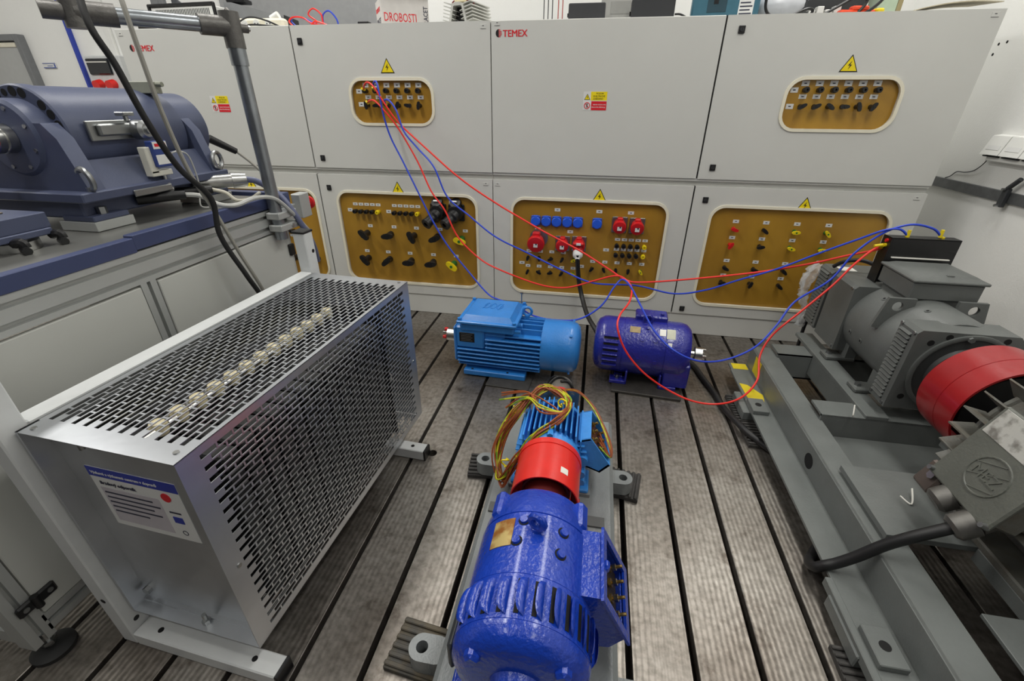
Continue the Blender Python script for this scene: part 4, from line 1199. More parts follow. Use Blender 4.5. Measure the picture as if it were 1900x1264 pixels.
# --- finned motor with the tilted terminal box, lower right
GRUST = mat('rusted_grey_enamel', (104, 104, 98), 0.45, rgb2=(92, 84, 72), lo=0.3, hi=0.55, scale=22, bump=0.12, bscale=150)
GLID = mat('dull_grey_enamel', (96, 98, 91), 0.45, var=0.15, scale=16, bump=0.12, bscale=150)
mz = thing('electric_motor', 'weathered grey finned motor with tilted terminal box marked MEZ', 'motor', (GX, 0.85, 0.192))
q = BW(mz)
q.lathe((GX, 0, GZ), Y_, [(0, 0.50), (0.14, 0.50), (0.190, 0.52), (0.190, 0.64), (0.165, 0.645), (0.165, 1.105), (0.17, 1.11), (0.17, 1.12), (0.11, 1.15), (0.05, 1.17), (0.026, 1.18), (0.026, 1.19), (0, 1.19)], 40)
q.build('housing', GRUST, mz)
for i in range(26):
    a = 2 * PI * i / 26
    d = Vector((math.sin(a), 0, math.cos(a))); t = Vector((math.cos(a), 0, -math.sin(a)))
    if 118 < math.degrees(a) < 242:
        continue
    if 262 < math.degrees(a) < 312:
        ya = 1.02
    else:
        ya = 0.66
    q = BW(mz)
    c = Vector((GX, 0, GZ))
    V = []
    for y in (ya, 1.135):
        V += [c + d * 0.160 - t * 0.006 + Y_ * y, c + d * 0.160 + t * 0.006 + Y_ * y, c + d * 0.228 + t * 0.002 + Y_ * (y - (0.012 if y > 1 else 0)), c + d * 0.228 - t * 0.002 + Y_ * (y - (0.012 if y > 1 else 0))]
    q.add(V, [(0, 1, 2, 3), (4, 5, 6, 7), (0, 1, 5, 4), (1, 2, 6, 5), (2, 3, 7, 6), (3, 0, 4, 7)])
    q.build('cooling_fin', GRUST, mz)
q = BW(mz); q.box(GX - 0.05, GX + 0.02, 1.0, 1.08, GZ + 0.18, GZ + 0.245, 0.006); q.build('lifting_block', GRUST, mz)
for s_ in (-1, 1):
    q = BW(mz); q.box(GX + s_ * 0.06, GX + s_ * 0.20, 0.66, 1.05, 0.1925, 0.215, 0.004); q.box(GX + s_ * 0.09, GX + s_ * 0.125, 0.67, 1.04, 0.21, 0.29, 0.004); q.build('foot', GRUST, mz)
# terminal box: local frame n = outward normal, u = along motor, w = up the slope
nrm = Vector((-0.93, 0, 0.36)).normalized(); wv_ = Vector((0.36, 0, 0.93)).normalized(); uv = Y_
LO = Vector((0.880, 0.815, 0.345))                   # lower near corner of the lid
def loc3(u, w, n):
    return LO + uv * u + wv_ * w + nrm * n
def bx3(q, u0, u1, w0, w1, n0, n1, b=0.003):
    M = Matrix((uv, wv_, nrm)).transposed()
    c = loc3((u0 + u1) / 2, (w0 + w1) / 2, (n0 + n1) / 2)
    return q.box(c.x - (u1 - u0) / 2, c.x + (u1 - u0) / 2, c.y - (w1 - w0) / 2, c.y + (w1 - w0) / 2, c.z - (n1 - n0) / 2, c.z + (n1 - n0) / 2, b, M)
q = BW(mz); bx3(q, 0.008, 0.182, 0.008, 0.212, -0.075, -0.012, 0.008); bx3(q, 0.02, 0.17, 0.02, 0.20, -0.17, -0.07, 0.008); tb4 = q.build('terminal_box', GRUST, mz)
q = BW(mz); bx3(q, 0, 0.190, 0, 0.220, -0.012, 0.0, 0.004)
tc = loc3(0.088, 0.082, 0.0)
q.tube([tc + uv * 0.046 * math.cos(2 * PI * i / 24) + wv_ * 0.046 * math.sin(2 * PI * i / 24) for i in range(24)], 0.0028, 6, 1, True)
q.tube([tc + uv * 0.043 * math.cos(x) + wv_ * 0.043 * math.sin(x) for x in (2.5, 5.8)], 0.002, 5, 1); q.tube([tc + uv * 0.043 * math.cos(x) + wv_ * 0.043 * math.sin(x) for x in (1.9, 0.3)], 0.002, 5, 1); q.tube([tc + uv * 0.043 * math.cos(x) + wv_ * 0.043 * math.sin(x) for x in (3.6, 5.0)], 0.002, 5, 1)
add_text(q, 'MEZ', 0.036, tc + uv * 0.036 - wv_ * 0.012 + nrm * 0.001, -uv, wv_, 0.0, 0.0012, 0.98)
lid4 = q.build('lid', GLID, tb4)
q = BW(mz); bx3(q, 0.055, 0.180, 0.148, 0.215, 0.0, 0.0012, 0.0003); q.build('name_plate', mat('scratched_plate', (206, 206, 200), 0.4, 0.5, rgb2=(140, 138, 132), lo=0.35, hi=0.5, scale=30), lid4)
for (u, w) in ((0.008, 0.008), (0.182, 0.010), (0.008, 0.212)):
    q = BW(mz); q.cyl(loc3(u, w, -0.006), loc3(u, w, 0.010), 0.0085, 0.006, 12); q.build('screw', ZINC, lid4)
for (u, w, L) in ((0.042, 0.0, 0.074), (0.118, 0.0, 0.066)):
    q = BW(mz)
    o = loc3(u, 0.020, -0.042); ax = Vector((-0.80, 0, -0.60)).normalized()
    q.lathe(o, ax, [(0, 0), (0.026, 0), (0.026, 0.032), (0.022, 0.034), (0.029, 0.036), (0.029, L), (0.021, L + 0.008), (0.014, L + 0.008), (0, L + 0.006)], 20)
    q.build('cable_gland', mat('old_steel_gland', (122, 120, 116), 0.42, 0.7, var=0.25, scale=30), tb4)
q = BW(mz); bx3(q, 0.165, 0.225, -0.055, 0.02, -0.065, -0.025, 0.006); q.build('earth_block', mat('dull_brown_iron', (96, 86, 80), 0.5, 0.4), tb4)
q = BW(mz); bolt(q, loc3(0.185, -0.01, -0.026), nrm, 0.011, 0.012); q.build('earth_bolt', STEEL, tb4)
# white twine bits on the cover plates
for pts, lb in (([(0.945, 1.425, 0.196), (0.932, 1.405, 0.215), (0.940, 1.43, 0.24)], 'white string end hanging from the frame cross beam'), ([(0.905, 1.06, 0.1935), (0.915, 1.03, 0.197), (0.935, 1.075, 0.212)], 'white cable tie end sticking up from the cover plate')):
    t = B().tube(pts, 0.0022, 5, 6); tag(t.build('string', PAPER), lb, 'string')
# ---------------------------------------------------------------- braking resistor cage, left foreground
SHEET = mat('galvanised_sheet', (202, 205, 209), 0.33, 0.86, var=0.12, scale=9, bump=0.02)
CW, CL, CZ0, CZ1 = 0.1725, 0.43, 0.10, 0.63
cg = thing('resistor_cage', 'galvanised perforated steel cage of braking resistors on light grey legs', 'resistor cage', (-0.775, 0.87, 0), math.radians(-3.3))
def perforated(name, o, ua, ub, nrm_, na, nb, pa, pb, sa, sb, La, Lb, oa, ob, par):
    """sheet La x Lb (axes ua, ub) with staggered slots; slots are sb long along ub"""
    b = B(); th = 0.0015
    o = Vector(o); ua = Vector(ua); ub = Vector(ub); nr = Vector(nrm_)
    def q(a0, a1, b0, b1):
        P = [o + ua * a + ub * c for a, c in ((a0, b0), (a1, b0), (a1, b1), (a0, b1))]
        b.add(P + [p - nr * th for p in P], [(0, 1, 2, 3), (4, 5, 6, 7), (0, 1, 5, 4), (1, 2, 6, 5), (2, 3, 7, 6), (3, 0, 4, 7)])
    a_first = oa; a_last = oa + (na - 1) * pa + sa
    q(0, a_first, 0, Lb); q(a_last, La, 0, Lb)
    for i in range(na):
        a0 = oa + i * pa; a1 = a0 + sa
        if i < na - 1:
            q(a1, a0 + pa, 0, Lb)                      # continuous bar between slot columns
        st = ob + (0.5 * pb if i % 2 else 0.0)
        n_ = nb - (1 if i % 2 else 0)
        q(a0, a1, 0, st)
        for j in range(n_ - 1):
            q(a0, a1, st + j * pb + sb, st + (j + 1) * pb)
        q(a0, a1, st + (n_ - 1) * pb + sb, Lb)
    return b.build(name, SHEET, par, smooth=10)
PBY = 0.0372
perforated('top_sheet', (-CW, -CL, CZ1), X_, Y_, Z_, 24, 21, 0.01335, PBY, 0.0104, 0.0335, 2 * CW, 2 * CL, 0.0165, 0.042, cg)
perforated('side_sheet', (CW, -CL, CZ0), Z_, Y_, X_, 37, 21, 0.01335, PBY, 0.0104, 0.0335, CZ1 - CZ0, 2 * CL, 0.022, 0.042, cg)
perforated('bottom_sheet', (-CW, -CL, CZ0), X_, Y_, -Z_, 24, 21, 0.01335, PBY, 0.0104, 0.0335, 2 * CW, 2 * CL, 0.0165, 0.042, cg)
q = B()
q.box(-CW, -CW + 0.0015, -CL, CL, CZ0, CZ1); q.build('back_sheet', SHEET, cg)
q = B(); q.box(-CW + 0.002, CW - 0.002, -0.394, -0.3925, CZ0 + 0.004, CZ1 - 0.002); q.box(-CW + 0.002, CW - 0.002, -CL, -0.3925, CZ0 + 0.001, CZ0 + 0.004)
q.box(-CW + 0.002, CW - 0.002, -0.404, -0.394, CZ0 + 0.004, CZ0 + 0.007); q.box(-CW + 0.0018, -CW + 0.006, -CL, -0.394, CZ0, CZ1)
q.build('end_plate', SHEET, cg)
q = B(); q.box(-CW + 0.002, CW - 0.002, 0.410, 0.4115, CZ0 + 0.004, CZ1 - 0.002); q.build('end_plate', SHEET, cg)
# notice on the recessed end plate
q = B(); y = -0.3942
x0, x1, z0, z1 = -0.118, 0.092, 0.372, 0.532
q.mat(0).box(x0, x1, y - 0.001, y, z0, z1); q.mat(1).box(x0, x1, y - 0.0016, y - 0.0008, z1 - 0.024, z1)
q.mat(2).box(x0 + 0.012, x1 - 0.058, y - 0.0016, y - 0.0008, z0 + 0.014, z1 - 0.052)
q.mat(0); add_text(q, 'Výukové a výzkumné centrum v dopravě', 0.0094, (x0 + 0.008, y - 0.0018, z1 - 0.0165), X_, Z_, 0.0002, 0.0003, 0.98)
q.mat(3); add_text(q, 'Brzdový odporník', 0.0115, (x0 + 0.018, y - 0.0018, z1 - 0.043), X_, Z_, 0.0002, 0.0003)
for i, w in enumerate((0.115, 0.128, 0.108, 0.122, 0.085)):
    q.box(x0 + 0.018, x0 + 0.018 + w, y - 0.0022, y - 0.0015, z1 - 0.066 - 0.013 * i, z1 - 0.0625 - 0.013 * i)
q.mat(4).cyl((x1 - 0.036, y - 0.001, z1 - 0.042), (x1 - 0.036, y - 0.0022, z1 - 0.042), 0.011, None, 18)
q.mat(1).box(x1 - 0.042, x1 - 0.020, y - 0.0022, y - 0.001, z0 + 0.050, z0 + 0.066)
q.mat(3).box(x1 - 0.045, x1 - 0.018, y - 0.0016, y - 0.001, z0 + 0.076, z0 + 0.080); q.ring((x1 - 0.03, y - 0.001, z0 + 0.022), Y_, 0.006, 0.001, 12, 4)
q.build('notice', [LABELW, mat('notice_blue', (38, 54, 160), 0.45), mat('notice_grey', (196, 190, 196), 0.5), INK, SIGNR], cg)
# resistor elements with ceramic insulators and connection rods
ELEM = mat('resistor_black', (16, 16, 17), 0.55, var=0.3, scale=60)
CERA = mat('cream_ceramic', (226, 214, 176), 0.4, var=0.06)
for i in range(13):
    yy = -0.325 + 0.0455 * i
    q = B()
    for s_ in (-1, 1):
        for k in range(10):
            zz = 0.165 + 0.042 * k
            q.box(0.006 * s_ - 0.0015 - (0.138 if s_ < 0 else 0.0), 0.006 * s_ + 0.0015 + (0.150 if s_ > 0 else 0.0), yy - 0.020, yy + 0.020, zz - 0.0185, zz + 0.0185, 0.004)
    q.box(-0.004, 0.004, yy - 0.003, yy + 0.003, 0.14, 0.585)
    q.build('resistor_element', ELEM, cg)
    q = B(); q.lathe((0.006, yy, 0.578), Z_, [(0, 0), (0.014, 0), (0.0165, 0.006), (0.0165, 0.020), (0.013, 0.027), (0.006, 0.029), (0, 0.029)], 14); q.build('insulator', CERA, cg)
    if i < 12:
        q = B(); q.cyl((-0.004, yy + 0.014, 0.594), (-0.004, yy + 0.0315, 0.594), 0.0045, None, 8); q.cyl((0.016, yy + 0.014, 0.594), (0.016, yy + 0.0315, 0.594), 0.0045, None, 8); q.box(-0.006, 0.018, yy + 0.0205, yy + 0.025, 0.590, 0.598); q.build('connection_link', STEEL, cg)
for x in (-0.004, 0.016):
    q = B(); q.cyl((x, -0.385, 0.594), (x, -0.340, 0.594), 0.0045, None, 8); q.build('rod_end', STEEL, cg)
q = B(); q.box(-0.16, 0.16, 0.262, 0.268, 0.13, 0.60); q.build('partition', ELEM, cg)
q = B(); q.box(-0.165, -0.150, -0.35, 0.26, 0.12, 0.60); q.build('rear_screen', ELEM, cg)
for k in range(2):
    q = B(); q.tube([(0.06 + 0.01 * k, 0.268, 0.37 - 0.02 * k), (0.10, 0.31, 0.36 - 0.02 * k), (0.12, 0.335, 0.31), (0.09, 0.30, 0.26), (0.04, 0.268, 0.26 + 0.01 * k)], 0.0035, 6, 5); q.build('inner_wire', PAPER, cg)
for (x, yy, z, ax) in ((-0.06, -0.412, CZ1 - 0.001, -Z_), (0.02, -0.413, CZ0 + 0.004, Z_)):
    q = B(); bolt(q, (x, yy, z), ax, 0.009, 0.012); q.cyl((x, yy, z), Vector((x, yy, z)) + Vector(ax) * 0.030, 0.005, None, 8); q.build('stud_bolt', ZINC, cg)
for (x, z) in ((-0.15, 0.60), (-0.148, 0.14)):
    q = B(); bolt(q, (x, -0.394, z), -Y_, 0.010, 0.010); q.build('bolt', ZINC, cg)
for (x, yy) in ((-0.15, -0.415), (0.150, -0.405), (0.15, 0.415)):
    q = B(); q.cyl((x, yy, CZ1), (x, yy, CZ1 + 0.002), 0.005, None, 10); q.build('rivet', STEEL, cg)
q = B(); q.cyl((CW, -0.40, 0.34), (CW + 0.002, -0.40, 0.34), 0.005, None, 10); q.build('rivet', STEEL, cg)
q = B(); q.cyl((CW, 0.41, 0.34), (CW + 0.002, 0.41, 0.34), 0.005, None, 10); q.build('rivet', STEEL, cg)
# lacquered tube legs
def sqtube(name, x0, x1, y0, y1, z0, z1, holes=(), caps=()):
    q = B(); q.mat(0).box(x0, x1, y0, y1, z0, z1, 0.003)
    q.mat(1)
    for (p, ax) in holes:
        q.cyl(p, Vector(p) + Vector(ax) * 0.0008, 0.0065, None, 12)
    for c in caps:
        q.box(*c, 0.002)
    return q.build(name, [FRAMEW, BLACK], cg)
XL = -CW - 0.028
sqtube('leg', XL - 0.022, XL + 0.022, -0.452, -0.406, 0.0, 0.80, [((XL, -0.452, 0.67), -Y_), ((XL, -0.452, 0.16), -Y_), ((XL + 0.022, -0.43, 0.07), X_)])
sqtube('leg', XL - 0.022, XL + 0.022, 0.425, 0.470, 0.0, 0.765, [((XL + 0.022, 0.455, 0.70), X_)], [(XL - 0.024, XL + 0.024, 0.423, 0.472, 0.763, 0.771)])
sqtube('foot', XL + 0.022, 0.208, -0.452, -0.406, 0.0, 0.042, [((-0.12, -0.429, 0.042), Z_), ((0.14, -0.429, 0.042), Z_)], [(0.206, 0.214, -0.453, -0.405, 0.0, 0.043)])
sqtube('foot', XL + 0.022, 0.235, 0.285, 0.330, 0.0, 0.042, [((0.185, 0.307, 0.042), Z_)], [(0.233, 0.241, 0.284, 0.331, 0.0, 0.043)])
sqtube('leg', XL - 0.022, XL + 0.022, 0.285, 0.330, 0.0, 0.60)
sqtube('top_rail', XL - 0.020, XL + 0.022, -0.406, 0.425, 0.592, 0.634)
sqtube('bottom_rail', XL - 0.020, XL + 0.022, -0.406, 0.285, 0.12, 0.160)

# ---------------------------------------------------------------- test bench on the left
bn = thing('test_bench', 'long test bench with aluminium profiles, grey panels and blue rimmed steel top', 'bench', (-1.60, 0.95, 0))
def npart(name, f, m, par=None):
    q = BW(bn); f(q); return q.build(name, m, par or bn)
BX0, BX1, BY0, BY1 = -2.25, -1.15, 0.355, 1.53
STOP = mat('ground_steel_top', (150, 150, 146), 0.34, 0.7, var=0.25, scale=6, bump=0.03, stretch=(1, 0.25, 1))
npart('table_top', lambda q: q.box(BX0 + 0.02, BX1 - 0.022, BY0 + 0.02, BY1 - 0.02, 0.800, 0.837), STOP)
npart('rim', lambda q: q.box(BX1 - 0.022, BX1 + 0.004, BY0, 0.93, 0.802, 0.839, 0.002), DYNO2)
npart('rim', lambda q: q.box(BX1 - 0.026, BX1 + 0.001, 0.93, BY1 + 0.05, 0.806, 0.845, 0.002), DYNO2)
npart('rim', lambda q: q.box(BX0, BX1 - 0.026, BY1 + 0.020, BY1 + 0.050, 0.806, 0.845, 0.002), DYNO2)
npart('rim', lambda q: q.box(BX0, BX1 - 0.022, BY0 - 0.005, BY0 + 0.022, 0.802, 0.839, 0.002), DYNO2)
def profile_y(q, x1, y0, y1, z0, z1, gro):
    """aluminium profile along y, grooves on its +x face"""
    P = [(-0.05, z0), (0, z0)]
    for g in gro:
        P += [(0, g - 0.006), (-0.012, g - 0.006), (-0.012, g + 0.006), (0, g + 0.006)]
    P += [(0, z1), (-0.05, z1)]
    return q.prism(P, (x1, y0, 0), X_, Z_, (0, y1 - y0, 0))
npart('top_profile', lambda q: profile_y(q, BX1, BY0, BY1, 0.722, 0.802, (0.741, 0.781)), ALU)
npart('bottom_profile', lambda q: profile_y(q, BX1, BY0 + 0.04, BY1, 0.065, 0.115, (0.09,)), ALU)
def post_z(q, y0, y1, x1=BX1):
    m = (y0 + y1) / 2
    P = [(-0.045, y0), (0, y0), (0, m - 0.005), (-0.012, m - 0.005), (-0.012, m + 0.005), (0, m + 0.005), (0, y1), (-0.045, y1)]
    return q.prism(P, (x1, 0, 0.05), X_, Y_, (0, 0, 0.672))
for (a, b_) in ((BY0, BY0 + 0.045), (0.905, 0.950), (BY1 - 0.045, BY1)):
    npart('upright_profile', lambda q: post_z(q, a, b_), ALU)
PAN = mat('bench_panel_grey', (188, 189, 184), 0.35, var=0.03, scale=3)
for (a, b_) in ((BY0 + 0.048, 0.902), (0.953, BY1 - 0.010)):
    npart('side_panel', lambda q: q.box(BX1 - 0.012, BX1 + 0.003, a, b_, 0.118, 0.716, 0.002), PAN)
npart('end_panel', lambda q: q.box(BX0, BX1 - 0.046, BY0 + 0.010, BY0 + 0.02, 0.118, 0.72, 0.002), PAN)
npart('end_profile', lambda q: q.box(BX0, BX1 - 0.045, BY0, BY0 + 0.045, 0.065, 0.115, 0.003), ALU)
npart('end_profile', lambda q: q.box(BX0, BX1 - 0.045, BY0, BY0 + 0.045, 0.722, 0.80, 0.003), ALU)
npart('far_panel', lambda q: q.box(BX0, BX1 - 0.046, BY1 - 0.02, BY1 - 0.01, 0.118, 0.80, 0.002), PAN)
for (x, y) in ((BX1 - 0.015, BY0 + 0.03), (BX1 - 0.03, BY1 - 0.04), (BX0 + 0.05, BY0 + 0.03), (BX0 + 0.05, BY1 - 0.04)):
    def lf(q):
        q.mat(0).lathe((x, y, 0), Z_, [(0, 0), (0.042, 0), (0.042, 0.010), (0.020, 0.022), (0, 0.022)], 22); q.mat(1).cyl((x, y, 0.02), (x, y, 0.066), 0.010, None, 10)
        q.cyl((x, y, 0.030), (x, y, 0.040), 0.016, None, 6)
    npart('levelling_foot', lf, [RUBBER, ZINC])
def hinge(q):
    q.mat(0).box(BX1 + 0.000, BX1 + 0.010, BY0 + 0.012, BY0 + 0.088, 0.150, 0.180, 0.004)
    q.cyl((BX1 + 0.010, BY0 + 0.047, 0.148), (BX1 + 0.010, BY0 + 0.047, 0.182), 0.008, None, 12)
    q.mat(1)
    for y in (0.026, 0.074):
        q.cyl((BX1 + 0.010, BY0 + y, 0.165), (BX1 + 0.0112, BY0 + y, 0.165), 0.006, None, 10)
npart('hinge', hinge, [BLACK, ZINC])
npart('latch', lambda q: q.box(BX1 + 0.002, BX1 + 0.014, BY1 - 0.030, BY1 - 0.002, 0.618, 0.662, 0.003), BLACK)
def stopbox(q):
    q.mat(0).box(BX1 + 0.001, BX1 + 0.040, BY1 + 0.055, BY1 + 0.115, 0.745, 0.835, 0.003)
    q.mat(1).lathe((BX1 + 0.02, BY1 + 0.115, 0.790), Y_, [(0, 0), (0.013, 0), (0.013, 0.012), (0.024, 0.016), (0.024, 0.026), (0.018, 0.032), (0, 0.034)], 20)
npart('stop_button', stopbox, [ALU, REDP])
npart('button_bracket', lambda q: q.box(BX1 - 0.03, BX1 + 0.012, BY1 - 0.01, BY1 + 0.057, 0.735, 0.80, 0.002), ALU)

# tube stand clamped to the far bench corner
tsd = thing('tube_stand', 'galvanised tube stand with cast clamp fittings fixed to the bench corner', 'stand', (-1.124, 1.452, 0.70))
px_, py_ = -1.124, 1.452
q = BW(tsd); q.cyl((px_, py_, 0.70), (px_, py_, 1.375), 0.021, None, 22); q.build('upright_tube', GALV, tsd)
e1 = Vector((-1.335, 1.175, 1.345)); e0 = Vector((px_, py_, 1.345)); dv = (e1 - e0).normalized()
q = BW(tsd); q.cyl(e0 + dv * 0.02, e1, 0.0195, None, 22); q.build('cross_tube', GALV, tsd)
q = BW(tsd); q.cyl((px_, py_, 1.290), (px_, py_, 1.383), 0.0275, None, 20); q.cyl(e0, e0 + dv * 0.085, 0.0265, None, 20); q.cyl(e0 - dv * 0.045, e0, 0.013, None, 12); q.build('tee_clamp', CASTG, tsd)
q = BW(tsd); q.cyl((px_, py_, 1.245), (px_, py_, 1.290), 0.025, None, 20); q.build('collar', GALV, tsd)
q = BW(tsd); q.cyl(e1 - dv * 0.075, e1 + dv * 0.01, 0.0265, None, 20); q.cyl(e1 + dv * 0.012 + Vector((0, 0, -0.035)), e1 + dv * 0.012 + Vector((0, 0, 0.05)), 0.025, None, 18); q.cyl(e1 + dv * 0.03, e1 + dv * 0.075, 0.02, None, 14); q.build('end_clamp', CASTG, tsd)
q = BW(tsd); bolt(q, e0 - dv * 0.045, -dv, 0.008, 0.006); q.build('bolt', STEEL, tsd)
for z in (0.742, 0.785):
    q = BW(tsd); q.box(-1.149, -1.095, 1.425, 1.530, z - 0.012, z + 0.012, 0.003); q.build('tube_bracket', ALU, tsd)
    for y in (1.49, 1.515):
        q = BW(tsd); q.cyl((-1.095, y, z), (-1.090, y, z), 0.007, None, 10); q.build('bolt', STEEL, tsd)

# dynamometer
DX, DZ = -1.458, 1.062
dy = thing('dynamometer', 'slate blue drum dynamometer with side load cell on the test bench', 'dynamometer', (DX, 1.2, 0.837))
ARMX = [0.0]
def ypart(name, f, m=DYNO, par=None):
    q = BW(dy, Matrix.Translation((ARMX[0], 0, 0))); f(q); return q.build(name, m, par or dy)
drum = ypart('drum', lambda q: q.lathe((DX, 0, DZ), Y_, [(0, 1.03), (0.118, 1.03), (0.122, 1.034), (0.122, 1.062), (0.1185, 1.063), (0.1185, 1.395), (0.112, 1.40), (0, 1.40)], 56))
ypart('bearing_flange', lambda q: q.lathe((DX, 0, DZ), -Y_, [(0.0, -1.03), (0.090, -1.03), (0.090, -0.985), (0.082, -0.978), (0.04, -0.976), (0, -0.976)], 44))
ypart('end_bell', lambda q: q.lathe((DX, 0, DZ), Y_, [(0.108, 1.40), (0.108, 1.50), (0.095, 1.515), (0, 1.517)], 44))
for i in range(15):
    a = math.radians(-100 + 14.5 * i)
    if i in (4, 9):
        continue
    ypart('vent_hole', lambda q: q.cyl((DX + 0.105 * math.sin(a), 1.0302, DZ + 0.105 * math.cos(a)), (DX + 0.105 * math.sin(a), 1.0292, DZ + 0.105 * math.cos(a)), 0.0085 + 0.003 * (i > 6), None, 14), DARKHOLE)
for i in range(8):
    a = math.radians(22 + 45 * i)
    ypart('screw', lambda q: bolt(q, (DX + 0.072 * math.sin(a), 0.978, DZ + 0.072 * math.cos(a)), -Y_, 0.005, 0.003, 8), ZINC)
def shaftf(q):
    q.mat(0).lathe((DX, 0, DZ), -Y_, [(0, -0.975), (0.034, -0.975), (0.034, -0.955), (0.030, -0.953), (0.033, -0.95), (0.033, -0.935), (0.026, -0.932), (0.026, -0.90), (0, -0.90)], 30)
    q.mat(1).box(DX - 0.02, DX + 0.0265, 0.900, 0.930, DZ + 0.004, DZ + 0.014); q.box(DX - 0.02, DX + 0.0255, 0.900, 0.930, DZ - 0.014, DZ - 0.006)
ypart('shaft_coupling', shaftf, [STEEL, SIGNR])
for (y0, y1) in ((0.985, 1.027), (1.402, 1.435)):
    ypart('pedestal', lambda q: q.prism([(-0.17, -0.125), (0.17, -0.125), (0.135, 0.0), (0.105, 0.035), (-0.105, 0.035), (-0.135, 0.0)], (DX, y0, DZ), X_, Z_, (0, y1 - y0, 0)))
ypart('side_cheek', lambda q: q.prism([(0.11, -0.125), (0.165, -0.125), (0.125, -0.055), (0.11, -0.055)], (DX, 1.027, DZ), X_, Z_, (0, 0.375, 0)))
ypart('base_plate', lambda q: q.box(-1.68, -1.275, 0.95, 1.455, 0.914, 0.938, 0.003))
ypart('base_body', lambda q: q.box(-1.64, -1.325, 0.975, 1.43, 0.868, 0.914, 0.004))
for (x, y) in ((-1.335, 0.985), (-1.335, 1.37)):
    ypart('foot', lambda q: q.box(x - 0.06, x + 0.04, y - 0.015, y + 0.085, 0.862, 0.876, 0.002))
    ypart('riser', lambda q: q.box(x - 0.07, x + 0.045, y - 0.02, y + 0.09, 0.838, 0.862, 0.001), ALU)
    ypart('foot_bolt', lambda q: bolt(q, (x + 0.02, y + 0.03, 0.876), Z_, 0.012, 0.018), ZINC)
for (x, y) in ((-1.29, 0.988), (-1.29, 1.435)):
    ypart('eye_bolt', lambda q: (q.ring((x, y, 0.968), (0.25, 0.95, 0.1) if y < 1.2 else (0.9, 0.2, 0), 0.026, 0.0070, 22, 8), q.cyl((x, y, 0.925), (x, y, 0.948), 0.008, None, 10)), ZINC)
ARMX[0] = 0.015                                    # parts hung on the near side of the drum
def armplate(q):
    q.box(-1.352, -1.343, 1.075, 1.205, 1.050, 1.100, 0.002); q.box(-1.343, -1.330, 1.095, 1.20, 1.062, 1.092, 0.004)
arm = ypart('arm_plate', armplate, ZINC)
ypart('arm_boss', lambda q: (q.lathe((-1.335, 1.205, 1.073), X_, [(0, 0), (0.026, 0), (0.026, 0.03), (0.018, 0.038), (0.010, 0.038), (0.010, 0.046), (0, 0.046)], 20)), ZINC, arm)
ypart('arm_knob', lambda q: (q.cyl((-1.325, 1.175, 1.098), (-1.325, 1.175, 1.112), 0.006, None, 8), q.box(-1.34, -1.31, 1.158, 1.192, 1.110, 1.120, 0.002)), ZINC, arm)
ypart('drum_hole', lambda q: q.cyl((-1.352, 1.262, 1.073), (-1.345, 1.262, 1.073), 0.013, None, 14), DARKHOLE, arm)
def lcell(q):
    q.mat(0).box(-1.315, -1.290, 1.165, 1.19, 0.958, 1.030, 0.002); q.box(-1.315, -1.290, 1.165, 1.235, 0.950, 0.966, 0.002)
    q.mat(1).box(-1.302, -1.278, 1.182, 1.232, 0.975, 1.045, 0.002)
    q.mat(2).box(-1.2785, -1.2770, 1.184, 1.230, 1.024, 1.043); q.box(-1.2785, -1.2770, 1.184, 1.230, 0.982, 1.008)
    q.mat(3).box(-1.2775, -1.2764, 1.189, 1.226, 1.030, 1.038)
lc = ypart('load_cell', lcell, [mat('load_cell_ivory', (206, 204, 192), 0.45), mat('load_cell_blue', (44, 64, 130), 0.45), LABELW, SIGNR])
ypart('cell_link', lambda q: (q.cyl((-1.30, 1.21, 0.952), (-1.30, 1.21, 0.930), 0.005, None, 8), q.ring((-1.295, 1.21, 0.915), (1, 0.2, 0), 0.010, 0.006, 16, 8)), STEEL, lc)
ARMX[0] = 0.0
ypart('link_bar', lambda q: q.box(-1.274, -1.268, 1.085, 1.21, 0.908, 0.926, 0.002), ZINC)
ypart('top_bracket', lambda q: (q.box(-1.46, -1.36, 1.345, 1.375, DZ + 0.105, DZ + 0.138, 0.002), q.cyl((-1.385, 1.36, DZ + 0.13), (-1.34, 1.36, DZ + 0.13), 0.007, None, 8)), mat('olive_bracket', (150, 152, 138), 0.5))
# plugs and cables of the dynamometer
def lead(name, label_, pts, r, m, cat='cable', par_=None):
    t = tag(put(name, None, None, pts[0]), label_, cat)
    q = BW(t); q.tube(pts, r, 12 if r > 0.007 else 8, 8); q.build('sheath', m, t)
    return t
GREYC = mat('grey_cable', (150, 148, 140), 0.45)
PALEC = mat('pale_grey_cable', (178, 178, 174), 0.4)
BLUEC = mat('slate_grey_cable', (104, 110, 140), 0.45)
k1 = lead('signal_cable', 'pale grey cable from black plug curving over the bench rim', [(-1.245, 1.222, 0.892), (-1.215, 1.245, 0.885), (-1.17, 1.26, 0.858), (-1.135, 1.29, 0.852), (-1.118, 1.36, 0.862), (-1.10, 1.43, 0.848), (-1.09, 1.49, 0.79), (-1.115, 1.60, 0.70)], 0.007, PALEC)
q = BW(k1); q.cyl((-1.325, 1.13, 0.892), (-1.245, 1.222, 0.892), 0.017, 0.013, 16); q.build('plug', BLACK, k1)
k2 = lead('motor_cable', 'slate blue cable from the big chrome plug drooping past bench corner', [(-1.215, 1.455, 0.905), (-1.185, 1.475, 0.895), (-1.135, 1.50, 0.850), (-1.10, 1.505, 0.80), (-1.085, 1.53, 0.73), (-1.105, 1.60, 0.64), (-1.14, 1.66, 0.55)], 0.0105, BLUEC)
